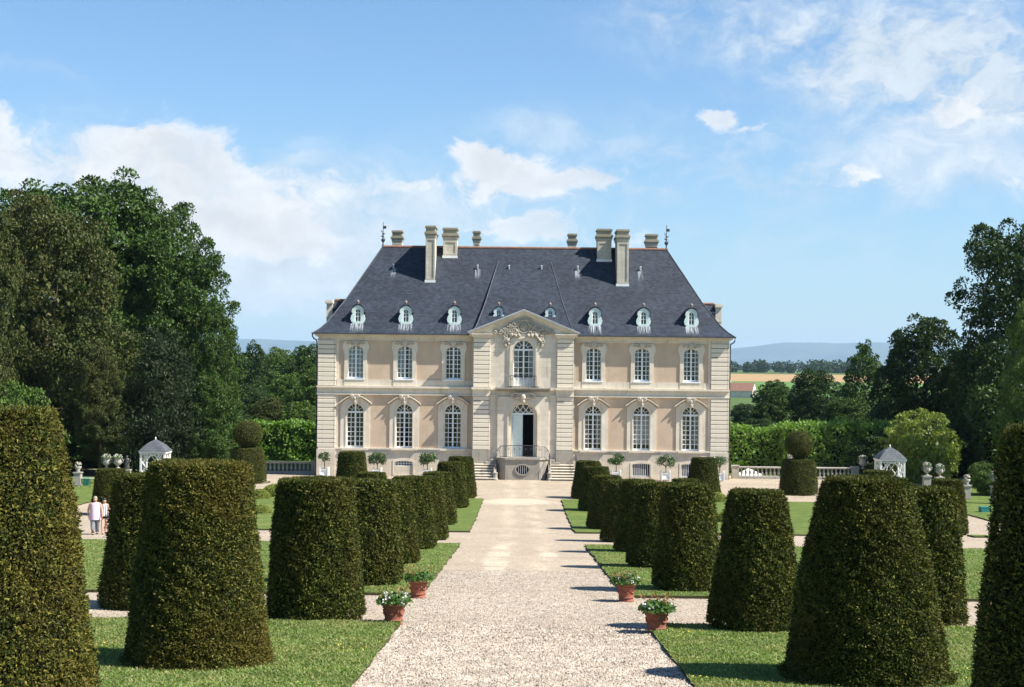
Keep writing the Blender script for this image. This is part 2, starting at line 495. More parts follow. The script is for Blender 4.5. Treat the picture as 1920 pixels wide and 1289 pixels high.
# slate roof: courses of small slates, stained in horizontal streaks
def slate(name, lo=(0.016, 0.020, 0.028), hi=(0.046, 0.057, 0.078), row=0.15):
    m, q, out = new_mat(name)
    co = q.n('ShaderNodeTexCoord').outputs['Object']
    xs, ys, zs = q.sep(co)
    b = q.n('ShaderNodeTexBrick')
    q.put(b.inputs['Vector'], q.comb(q.m('ADD', xs, q.m('MULTIPLY', ys, 0.35)), zs, 0.0))
    b.inputs['Scale'].default_value = 1.0
    b.inputs['Brick Width'].default_value = row * 1.7
    b.inputs['Row Height'].default_value = row * 0.75
    b.inputs['Mortar Size'].default_value = 0.008
    b.inputs['Color1'].default_value = (*lo, 1)
    b.inputs['Color2'].default_value = (*hi, 1)
    b.inputs['Mortar'].default_value = (0.02, 0.022, 0.028, 1)
    st = q.noise(q.v('MULTIPLY', co, (0.9, 0.9, 4.5)), 1.6, 7, 0.65)
    base = q.mix(q.m('MULTIPLY', q.rng(st, 0.3, 0.7), 0.6), b.outputs[0], tuple(x * 0.62 for x in hi))
    big = q.noise(co, 0.35, 5, 0.6)
    base = q.v('SCALE', base, q.rng(big, 0.25, 0.75, 0.78, 1.25, 'LINEAR'))
    pale = q.noise(q.v('MULTIPLY', co, (3.0, 1.0, 0.45)), 1.2, 6, 0.7)
    base = q.mix(q.m('MULTIPLY', q.rng(pale, 0.62, 0.8), 0.28), base, (0.13, 0.145, 0.165))
    h = q.m('SUBTRACT', st, b.outputs['Fac'])
    principled(q, out, base, 0.6, 0.22, 0, q.bump(h, 0.4, 0.02))
    return m
M['slate'] = slate('slate')
M['slate_pale'] = slate('weathered_slate', (0.075, 0.082, 0.092), (0.13, 0.14, 0.155), 0.16)

# pale lime streaks washed down the slates below lead flashings
m, q, out = new_mat('lime_streaked_slate')
co = q.n('ShaderNodeTexCoord').outputs['Object']
sn = q.noise(q.v('MULTIPLY', co, (24, .5, .5)), 1.0, 6, 0.7)
sx_, sy_, sz_ = q.sep(q.n('ShaderNodeTexCoord').outputs['Generated'])
fade = q.m('MULTIPLY', q.rng(sn, 0.44, 0.6), q.rng(sz_, 0.0, 0.75))
pb = q.n('ShaderNodeBsdfPrincipled'); pb.inputs['Base Color'].default_value = (0.42, 0.45, 0.47, 1); pb.inputs['Roughness'].default_value = 0.8
tp = q.n('ShaderNodeBsdfTransparent'); mx = q.n('ShaderNodeMixShader')
q.put(mx.inputs[0], q.m('MULTIPLY', fade, 0.85))
q.t.links.new(tp.outputs[0], mx.inputs[1]); q.t.links.new(pb.outputs[0], mx.inputs[2]); q.t.links.new(mx.outputs[0], out.inputs[0])
M['streaks'] = m

# gravel
def gravel(name, dark=1.0, sc_=38.0):
    m, q, out = new_mat(name)
    co = q.n('ShaderNodeTexCoord').outputs['Object']
    vo = q.n('ShaderNodeTexVoronoi'); q.put(vo.inputs['Vector'], co)
    vo.inputs['Scale'].default_value = sc_
    vo2 = q.n('ShaderNodeTexVoronoi'); q.put(vo2.inputs['Vector'], co)
    vo2.inputs['Scale'].default_value = sc_ * 0.45
    r = q.sep(vo.outputs['Color'])[0]
    r2 = q.sep(vo2.outputs['Color'])[1]
    base = q.ramp(r, [(0, (0.16, 0.125, 0.095)), (0.12, (0.33, 0.27, 0.205)), (0.32, (0.46, 0.385, 0.305)), (0.58, (0.57, 0.48, 0.39)), (0.8, (0.66, 0.60, 0.52)), (0.94, (0.30, 0.26, 0.22))], 'CONSTANT')
    base = q.mix(0.3, base, q.ramp(r2, [(0, (0.30, 0.235, 0.175)), (0.3, (0.50, 0.42, 0.33)), (0.7, (0.64, 0.57, 0.48))], 'CONSTANT'))
    big = q.noise(co, 0.35, 6, 0.65)
    base = q.v('SCALE', base, q.rng(big, 0.28, 0.72, 0.66 * dark, 0.88 * dark, 'LINEAR'))
    mid = q.noise(q.v('MULTIPLY', co, (1.0, 0.4, 1)), 1.4, 5, 0.6)
    base = q.mix(q.m('MULTIPLY', q.rng(mid, 0.54, 0.72), 0.5), base, (0.36, 0.29, 0.22))
    gx, gy, gz = q.sep(co)
    lane = q.m('EXPONENT', q.m('MULTIPLY', q.m('POWER', q.m('DIVIDE', q.m('SUBTRACT', q.m('ABSOLUTE', q.m('ADD', gx, q.m('MULTIPLY', q.m('SUBTRACT', q.noise(co, .25, 3), .5), .8))), .75), .42), 2.0), -1.0))
    lane = q.m('MULTIPLY', lane, q.rng(q.noise(q.v('MULTIPLY', co, (1.2, .3, 1)), 1.0, 5, .6), .35, .65))
    base = q.v('SCALE', base, q.m('ADD', q.m('MULTIPLY', lane, .22), 1.0))
    # packed pale patches where the loose stones are worn away
    def spot(cx, cy, rx, ry):
        d2 = q.m('ADD', q.m('POWER', q.m('DIVIDE', q.m('SUBTRACT', gx, cx), rx), 2.0), q.m('POWER', q.m('DIVIDE', q.m('SUBTRACT', gy, cy), ry), 2.0))
        return q.rng(q.m('ADD', d2, q.m('MULTIPLY', q.m('SUBTRACT', q.noise(co, 1.6, 5, .65), .5), 1.6)), 1.15, .55)
    worn = q.m('MAXIMUM', spot(-.2, 90.5, 2.2, 2.6), q.m('MULTIPLY', q.m('MAXIMUM', spot(-.85, 50.0, .45, 9.0), spot(.9, 50.5, .35, 3.5)), q.rng(q.noise(q.v('MULTIPLY', co, (.2, .5, 1)), 1.0, 3), .42, .56)))
    worn = q.m('MAXIMUM', worn, q.m('MULTIPLY', spot(-.2, 33.5, 3.0, 2.6), .6))
    base = q.mix(q.m('MULTIPLY', worn, .5), base, (0.56, 0.50, 0.415))
    base = q.v('MULTIPLY', base, (1.0, .965, .89))
    h = q.m('ADD', q.m('MULTIPLY', vo.outputs['Distance'], -1.2), q.m('MULTIPLY', vo2.outputs['Distance'], -0.8))
    principled(q, out, base, 0.9, 0.2, 0, q.bump(h, 0.5, 0.02))
    return m
M['gravel'] = gravel('beige_gravel')
M['gravel_stone'] = leaf_mat('gravel_stones', [(0.36, 0.30, 0.238), (0.41, 0.355, 0.29), (0.24, 0.195, 0.15), (0.48, 0.435, 0.375), (0.30, 0.245, 0.19), (0.10, 0.08, 0.062), (0.38, 0.32, 0.255)], None, 0, 1, 0.9, 0.2, 0.0)

# lawn
def lawn(name, c1, c2, dry):
    m, q, out = new_mat(name)
    co = q.n('ShaderNodeTexCoord').outputs['Object']
    n = q.noise(co, 1.1, 7, 0.68)
    base = q.mix(q.rng(n, 0.3, 0.7), c1, c2)
    n2 = q.noise(q.v('MULTIPLY', co, (0.6, 1.1, 1)), 0.55, 7, 0.7, 0.5)
    base = q.mix(q.m('MULTIPLY', q.rng(n2, 0.5, 0.74), 0.62), base, dry)
    lx, ly, lz = q.sep(co)
    mow = q.m('SINE', q.m('ADD', q.m('MULTIPLY', ly, 4.2), q.m('MULTIPLY', q.noise(co, .5, 3), 3.0)))
    base = q.v('SCALE', base, q.m('ADD', q.m('MULTIPLY', mow, .09), 1.0))
    n5 = q.noise(co, 4.0, 5, 0.7)
    base = q.v('SCALE', base, q.rng(n5, 0.3, 0.7, 0.78, 1.22, 'LINEAR'))
    n3 = q.noise(co, 45, 3, 0.7)
    base = q.v('SCALE', base, q.rng(n3, 0.25, 0.75, 0.65, 1.35, 'LINEAR'))
    principled(q, out, base, 0.9, 0.1, 0, q.bump(q.m('ADD', n3, q.noise(co, 8, 4, 0.6)), 0.7, 0.04))
    return m
M['lawn'] = lawn('lawn', (0.085, 0.128, 0.030), (0.125, 0.165, 0.042), (0.24, 0.21, 0.085))
M['turf_edge'] = simple('turf_edge', (0.07, 0.055, 0.035), (0.05, 0.06, 0.025), 6, 0.95, 0.1, 0, 0.6, 20)
M['grass_blade'] = leaf_mat('grass_blades', [(0.115, 0.185, 0.040), (0.145, 0.215, 0.052), (0.10, 0.165, 0.036), (0.19, 0.235, 0.070), (0.29, 0.28, 0.12)], (0.29, 0.255, 0.105), 0.5, 0.6, 0.6, 0.2, 0.25)
M['country'] = lawn('meadow_land', (0.06, 0.105, 0.03), (0.09, 0.13, 0.04), (0.15, 0.16, 0.06))
M['wheat'] = simple('ripe_wheat_field', (0.36, 0.245, 0.125), (0.31, 0.205, 0.10), 0.02, 0.95, 0.1)
M['crop'] = simple('green_crop_field', (0.11, 0.20, 0.055), (0.09, 0.17, 0.045), 0.02, 0.95, 0.1)
M['hill'] = simple('wooded_hillside', (0.022, 0.042, 0.030), (0.075, 0.095, 0.06), 0.0013, 0.95, 0.05, 0, 0, 1, 0.01, (1, 1, 3.0))

# foliage
YEW = [(0.038, 0.054, 0.010), (0.060, 0.076, 0.014), (0.022, 0.035, 0.007), (0.17, 0.165, 0.032), (0.044, 0.060, 0.011), (0.092, 0.098, 0.019), (0.016, 0.026, 0.006)]  # brightest leaves carry painted sun sparkle, the darkest painted shade
M['yew'] = leaf_mat('clipped_yew_leaves', YEW, (0.075, 0.062, 0.015), 0.5, 1.0, 0.6, 0.1, 0.12, (1.2, 1.2, .5))
M['yew_near'] = leaf_mat('clipped_yew_leaves_bronzed', YEW + [(0.19, 0.17, 0.032), (0.10, 0.085, 0.02)], (0.125, 0.095, 0.018), 0.55, 0.9, 0.6, 0.12, 0.14, (1.2, 1.2, .5))
M['yew_core'] = simple('yew_gap_shade', (0.010, 0.011, 0.005), (0.014, 0.010, 0.006), 12, 0.95, 0.05, 0, 0.8, 30, 0.03)  # near-black inner core: shade between the leaves put into its colour
M['ball_yew'] = leaf_mat('ball_yew_leaves', [(0.062, 0.076, 0.017), (0.085, 0.098, 0.021), (0.046, 0.058, 0.014), (0.11, 0.115, 0.026)], (0.10, 0.09, 0.022), 0.3, 1.4, 0.6, 0.1, 0.12)
M['box'] = leaf_mat('clipped_box_leaves', [(0.16, 0.20, 0.03), (0.22, 0.25, 0.04), (0.10, 0.14, 0.025), (0.28, 0.29, 0.05)], None, 0, 2, 0.5, 0.3, 0.2)
M['hedge'] = leaf_mat('hornbeam_hedge_leaves', [(0.060, 0.125, 0.026), (0.085, 0.16, 0.034), (0.045, 0.095, 0.022), (0.11, 0.19, 0.045)], (0.05, 0.10, 0.025), 0.4, 0.5, 0.5, 0.2, 0.28)
M['hedge_sunny'] = leaf_mat('sunny_hedge_leaves', [(0.11, 0.20, 0.036), (0.15, 0.25, 0.048), (0.08, 0.15, 0.03), (0.19, 0.28, 0.06)], None, 0, 0.5, 0.5, 0.2, 0.3)  # brighter copy of the hedge leaves, sunlight put into their colours
M['broad'] = leaf_mat('broad_green_leaves', [(0.036, 0.072, 0.013), (0.052, 0.096, 0.017), (0.024, 0.052, 0.010), (0.070, 0.118, 0.022)], (0.050, 0.074, 0.014), 0.4, 0.25, 0.5, 0.16, 0.14)
M['broad_dark'] = leaf_mat('dark_green_leaves', [(0.022, 0.044, 0.010), (0.032, 0.060, 0.013), (0.016, 0.034, 0.008), (0.048, 0.082, 0.018)], None, 0, 0.3, 0.5, 0.16, 0.12)
M['broad_light'] = leaf_mat('mid_green_leaves', [(0.060, 0.108, 0.018), (0.08, 0.132, 0.024), (0.042, 0.08, 0.015), (0.105, 0.155, 0.03)], None, 0, 0.3, 0.5, 0.16, 0.14)
M['olive'] = leaf_mat('olive_brown_leaves', [(0.046, 0.062, 0.016), (0.064, 0.078, 0.020), (0.034, 0.048, 0.013), (0.085, 0.088, 0.025)], (0.078, 0.066, 0.018), 0.38, 0.22, 0.55, 0.14, 0.12)
M['conifer'] = leaf_mat('dark_yew_tree_leaves', [(0.020, 0.034, 0.011), (0.026, 0.042, 0.013), (0.016, 0.028, 0.010)], None, 0, 0.4, 0.55, 0.2, 0.1)
M['maple'] = leaf_mat('yellow_green_leaves', [(0.15, 0.20, 0.034), (0.19, 0.23, 0.042), (0.11, 0.155, 0.028), (0.23, 0.26, 0.05)], None, 0, 0.5, 0.45, 0.3, 0.28)
M['far_leaf'] = leaf_mat('distant_wood_leaves', [(0.03, 0.055, 0.02), (0.042, 0.07, 0.025), (0.024, 0.045, 0.018)], None, 0, 0.02, 0.6, 0.1, 0.1)
M['tub_leaf'] = leaf_mat('tub_tree_leaves', [(0.045, 0.085, 0.025), (0.065, 0.115, 0.035), (0.035, 0.065, 0.02), (0.10, 0.15, 0.06)], None, 0, 1, 0.3, 0.5, 0.2)
M['pot_leaf'] = leaf_mat('geranium_leaves', [(0.06, 0.13, 0.025), (0.09, 0.17, 0.035), (0.045, 0.095, 0.02)], None, 0, 1, 0.45, 0.3, 0.25)
M['white_petal'] = leaf_mat('white_petals', [(0.82, 0.8, 0.76), (0.75, 0.72, 0.66), (0.78, 0.66, 0.62)], None, 0, 1, 0.7, 0.2, 0.2, (.9, .9, .9))
M['bronze_petal'] = leaf_mat('bronze_flower_stems', [(0.30, 0.15, 0.06), (0.36, 0.22, 0.09), (0.24, 0.17, 0.06)], None, 0, 1, 0.7, 0.2, 0.2, (.9, .9, .6))
M['yellow_petal'] = leaf_mat('yellow_petals', [(0.62, 0.5, 0.05), (0.7, 0.58, 0.08)], None, 0, 1, 0.7, 0.2, 0.1, (.9, .9, .6))

# ------------------------------------------------------------------ the ground
def tagS(o): o['kind'] = 'structure'; return o

def strip_sheet(name, mat, xs, y0, y1, lift, step=1.0, wob=0.0, parent=None):
    """sheet following the slope of the garden"""
    ys = np.arange(y0, y1 + 1e-6, (y1 - y0) / max(1, round((y1 - y0) / step)))
    v = []; f = []
    for y in ys:
        for x in xs: v.append((x, y, G(y) + lift))
    n = len(xs)
    for j in range(len(ys) - 1):
        for i in range(n - 1):
            f.append((j * n + i, j * n + i + 1, (j + 1) * n + i + 1, (j + 1) * n + i))
    return MB().add(v, f).build(name, mat, parent)

# the whole land, out to the horizon
ys = list(np.arange(-70, 200, 3.0)) + [220, 260, 300, 400, 500, 600, 750, 900, 1200, 1500, 1700, 2100, 2600, 4000, 6500, 9000, 14000, 26000]
xs = [-20000, -9000, -4000, -1800, -900, -400, -200, -120, -80, -50, -30, -15, 0, 15, 30, 50, 80, 120, 200, 400, 900, 1800, 4000, 9000, 20000]
mb = MB(); n = len(xs)
mb.add([(x, y, G(y) - (0.10 if y < 119 else 0.02)) for y in ys for x in xs],
       [(j * n + i, j * n + i + 1, (j + 1) * n + i + 1, (j + 1) * n + i) for j in range(len(ys) - 1) for i in range(n - 1)])
tagS(mb.build('ground', M['country']))

tagS(strip_sheet('gravel_path', M['gravel'], [-46, -30, -20, -12, -6, -2.4, 0, 2.4, 6, 12, 20, 30, 46], -6, 117, 0.0))

LAWN_T = 0.07
def lawn_parcel(name, x0, x1, y0, y1, cut=0.0):
    """raised turf plot with a cut edge; corners next to the path may be cut back"""
    rng = np.random.default_rng(int(abs(x0 * 7) + abs(y0 * 13)))
    L = y1 - y0
    st = 0.6
    ys_ = np.linspace(y0, y1, max(3, int(L / st)))
    rows = []
    for y in ys_:
        wob = lambda s: 0.026 * math.sin(y * 2.1 + s) + 0.02 * math.sin(y * 5.3 + 2 * s) + rng.normal(scale=.012)
        a, b = x0 + wob(x0), x1 + wob(x1)
        rows.append((y, a, b))
    top = MB(); n = 12
    v = []; f = []
    for y, a, b in rows:
        for i in range(n + 1):
            x = a + (b - a) * i / n
            v.append((x, y, G(y) + LAWN_T))
    for j in range(len(rows) - 1):
        for i in range(n):
            f.append((j * (n + 1) + i, j * (n + 1) + i + 1, (j + 1) * (n + 1) + i + 1, (j + 1) * (n + 1) + i))
    o = top.add(v, f).build(name, M['lawn'])
    tagS(o)
    e = MB(); v = []; f = []
    loop = [(a, y) for y, a, b in rows] + [(a + (b - a) * i / n, rows[-1][0]) for y, a, b in rows[-1:] for i in range(1, n)] + [(b, y) for y, a, b in reversed(rows)] + [(a + (b - a) * (n - i) / n, rows[0][0]) for y, a, b in rows[:1] for i in range(1, n)]
    k = len(loop)
    for x, y in loop: v += [(x, y, G(y) + LAWN_T), (x, y, G(y) - 0.06)]
    for i in range(k):
        j = (i + 1) % k
        f.append((2 * i, 2 * j, 2 * j + 1, 2 * i + 1))
    e.add(v, f).build('turf_edge', M['turf_edge'], o)
    return o

HALF = 2.4
def ydist(px, py): return on_ground(px, py)[1]
CP1A, CP1B = ydist(720, 1171), ydist(800, 1118)
CP2A, CP2B = ydist(866, 1022), ydist(886, 999)
COURT = ydist(904, 937)
PLOTS = []
for s in (-1, 1):
    def plot(xa, xb, ya, yb):
        x0, x1 = sorted((s * xa, s * xb))
        lawn_parcel('lawn', x0, x1, ya, yb); PLOTS.append((x0, x1, ya, yb))
    plot(HALF, 46, -4, CP1A)
    plot(HALF, 46, CP1B, CP2A)
    plot(HALF, 19, CP2B, COURT)
    plot(25, 46, CP2B + 12, 108)
    plot(20.5, 46, CP2B, CP2B + 1.2)

# the fields beyond
def field(name, mat, x0, x1, y0, y1, lift):
    ys_ = np.linspace(y0, y1, 14)
    mb = MB()
    mb.add([(x, y, G(y) + lift) for y in ys_ for x in (x0, x1)], [(2 * j, 2 * j + 1, 2 * j + 3, 2 * j + 2) for j in range(13)])
    return tagS(mb.build(name, mat))
field('green_field', M['crop'], -500, 900, 560, 905, 0.12)
field('wheat_field', M['wheat'], -600, 1500, 908, 1500, 0.16)

# hills on the horizon
def hills(name, Y, crest, seed, depth):
    rng = random.Random(seed)
    xs_ = np.linspace(-16800, 16800, 320)
    ph = [rng.uniform(0, 6.28) for _ in range(6)]
    v = []; f = []
    rows = [(0, 0), (.15, .14), (.32, .38), (.5, .68), (.7, .92), (.85, 1.0), (1.0, .98)]
    for k, (d, h) in enumerate(rows):
        for x in xs_:
            c = crest(x * .25) + 8.4 * math.sin(x / 520 + ph[0]) + 6 * math.sin(x / 244 + ph[1]) + 3 * math.sin(x / 92 + ph[2]) + rng.uniform(-3, 3)
            bulge = 0.16 * math.sin(x / 1200 + ph[3] + k) * math.sin(math.pi * min(1, d))
            v.append((x, Y + d * depth + 240 * math.sin(x / 1600 + ph[4]), G(Y) + (c - G(Y)) * max(0, h + bulge) - 1.0))
    n_ = len(xs_)
    for k in range(len(rows) - 1):
        for i in range(n_ - 1):
            f.append((k * n_ + i, k * n_ + i + 1, (k + 1) * n_ + i + 1, (k + 1) * n_ + i))
    o = MB().add(v, f).build(name, M['hill'])
    o.data.polygons.foreach_set('use_smooth', [True] * len(o.data.polygons))
    return tagS(o)
def crest_far(x):
    px_ = 45 - 8 * math.exp(-((x - 640) / 210) ** 2) + 6 / (1 + math.exp(-(x - 860) / 45)) - 5 / (1 + math.exp(-(x - 1500) / 120))
    return 8.24 + px_ / F * 21460
hills('hills', 18400, crest_far, 5, 3600)

# ------------------------------------------------------------------ the chateau
HOUSE = empty('chateau', (0, 112, 0))
tag(HOUSE, 'two storey limestone chateau with slate hipped roof, dormers and carved pediment', 'chateau')
HW, HD = 15.34, 13.0          # half width, depth
AV, AVW = -0.70, 3.70         # the projecting middle: its front plane and half width
Z_EAVE = 10.68

def wall_open(x0, x1, z0, z1, opens, yf, yb):
    """front skin of a wall with rectangular openings and their reveals"""
    mb = MB()
    xs_ = sorted({x0, x1, *[a for o in opens for a in o[:2]]})
    zs_ = sorted({z0, z1, *[a for o in opens for a in o[2:]]})
    for i in range(len(xs_) - 1):
        for j in range(len(zs_) - 1):
            cx, cz = (xs_[i] + xs_[i + 1]) / 2, (zs_[j] + zs_[j + 1]) / 2
            if any(o[0] < cx < o[1] and o[2] < cz < o[3] for o in opens): continue
            mb.add([(xs_[i], yf, zs_[j]), (xs_[i + 1], yf, zs_[j]), (xs_[i + 1], yf, zs_[j + 1]), (xs_[i], yf, zs_[j + 1])], [(0, 1, 2, 3)])
    for a, b, c, d in opens:
        mb.add([(a, yf, c), (b, yf, c), (b, yf, d), (a, yf, d), (a, yb, c), (b, yb, c), (b, yb, d), (a, yb, d)],
               [(0, 1, 5, 4), (1, 2, 6, 5), (2, 3, 7, 6), (3, 0, 4, 7)])
    return mb

def arch(cx, w, z0, zs_, rise, n=14, nj=3):
    """path up the left jamb, over the arch and down the right jamb"""
    p = [(cx - w, z0 + (zs_ - z0) * k / nj) for k in range(nj)]
    p += [(cx - w * math.cos(math.pi * k / n), zs_ + rise * math.sin(math.pi * k / n)) for k in range(n + 1)]
    p += [(cx + w, zs_ - (zs_ - z0) * (k + 1) / nj) for k in range(nj)]
    return p

def arch_top(w, zs_, rise, dx):
    """height of the arch at distance dx from its axis"""
    q_ = max(0.0, 1 - (dx / w) ** 2)
    return zs_ + rise * math.sqrt(q_)

def scroll(mb, c, r, turns, a0, sgn, y, th):
    pts = []; rr = []
    n = int(10 * turns) + 4
    for k in range(n + 1):
        u = k / n
        a = a0 + sgn * u * turns * 2 * math.pi
        rad = r * (1 - 0.85 * u)
        pts.append((c[0] + rad * math.cos(a), y - 0.04 * u, c[1] + rad * math.sin(a)))
        rr.append(th * (1 - 0.4 * u))
    mb.tube(pts, rr, 5)

def window(cx, zb, w, zs_, rise, yf, cols, rows, transom=None, fill=None, fan=True):
    """glazed casement: frame with glass, bars and whatever hangs behind as sub-parts"""
    fr = MB()
    fr.ring(arch(cx, w, zb, zs_, rise), arch(cx, w - 0.075, zb + 0.0, zs_, rise - 0.06), yf, yf + 0.10)
    fr.box(cx - w, cx + w, yf + 0.003, yf + 0.103, zb, zb + 0.13)
    fr.box(cx - 0.06, cx + 0.06, yf - 0.012, yf + 0.09, zb + 0.02, arch_top(w, zs_, rise, 0) - 0.03)
    top = transom if transom else None
    if transom: fr.box(cx - w + 0.02, cx + w - 0.02, yf - 0.02, yf + 0.095, transom - 0.07, transom + 0.07)
    o = fr.build('window', M['white_paint'], HOUSE)
    bars = MB()
    t_ = 0.022
    zt = (transom - 0.07) if transom else None
    for i in range(1, cols):
        x = cx - w + 2 * w * i / cols
        if abs(x - cx) < 0.02: continue
        hi = zt if zt else arch_top(w - .07, zs_, rise - .06, abs(x - cx))
        bars.box(x - t_, x + t_, yf + 0.02, yf + 0.055, zb + 0.1, hi)
    ztop = zt if zt else zs_ + rise
    for j in range(1, rows):
        z = zb + 0.13 + (ztop - zb - 0.13) * j / rows
        hw = w - 0.05
        if not zt and z > zs_: hw = max(0.05, (w - .07) * math.sqrt(max(0, 1 - ((z - zs_) / (rise - .06)) ** 2)))
        bars.box(cx - hw, cx + hw, yf + 0.023, yf + 0.052, z - t_, z + t_)
    if transom and fan:
        zc = transom + 0.05; rw = w - 0.07; rh = zs_ + rise - 0.06 - zc
        inn = [(cx + rw * .5 * math.cos(math.pi * k / 12), zc + rh * .52 * math.sin(math.pi * k / 12)) for k in range(13)]
        inn2 = [(cx + rw * .44 * math.cos(math.pi * k / 12), zc + rh * .46 * math.sin(math.pi * k / 12)) for k in range(13)]
        bars.ring(inn, inn2, yf + 0.02, yf + 0.055)
        for a in (30, 60, 120, 150):
            c_, s_ = math.cos(R(a)), math.sin(R(a))
            bars.tube([(cx + rw * .5 * c_, yf + .04, zc + rh * .52 * s_), (cx + rw * 1.0 * c_, yf + .04, zc + rh * 1.0 * s_)], 0.018, 4)
    bars.build('glazing_bars', M['white_paint'], o)
    g = MB(); pth = arch(cx, w - .03, zb + .05, zs_, rise - .03)
    g.add([(x, yf + 0.045, z) for x, z in pth], [tuple(range(len(pth)))])
    g.build('glass', M['glass'], o)
    if fill:
        kind, part, mat_ = fill
        for (xa, xb, za, zb_) in part:
            c_ = MB(); v = []; f = []
            n_ = 26
            for k in range(n_ + 1):
                x = cx + (xa + (xb - xa) * k / n_) * w
                yy = yf + 0.24 + 0.035 * math.sin(k * 1.7) + 0.02 * math.sin(k * 0.9 + 1)
                if kind == 'flat': yy = yf + 0.12 + (0.012 if k % 4 == 0 else 0)
                lo = zb + za * (zs_ + rise - zb); hi_ = zb + zb_ * (zs_ + rise - zb)
                v += [(x, yy, lo), (x, yy, hi_)]
            f = [(2 * k, 2 * k + 2, 2 * k + 3, 2 * k + 1) for k in range(n_)]
            c_.add(v, f).build('curtain' if kind != 'flat' else 'inner_shutter', M[mat_], o)
    return o

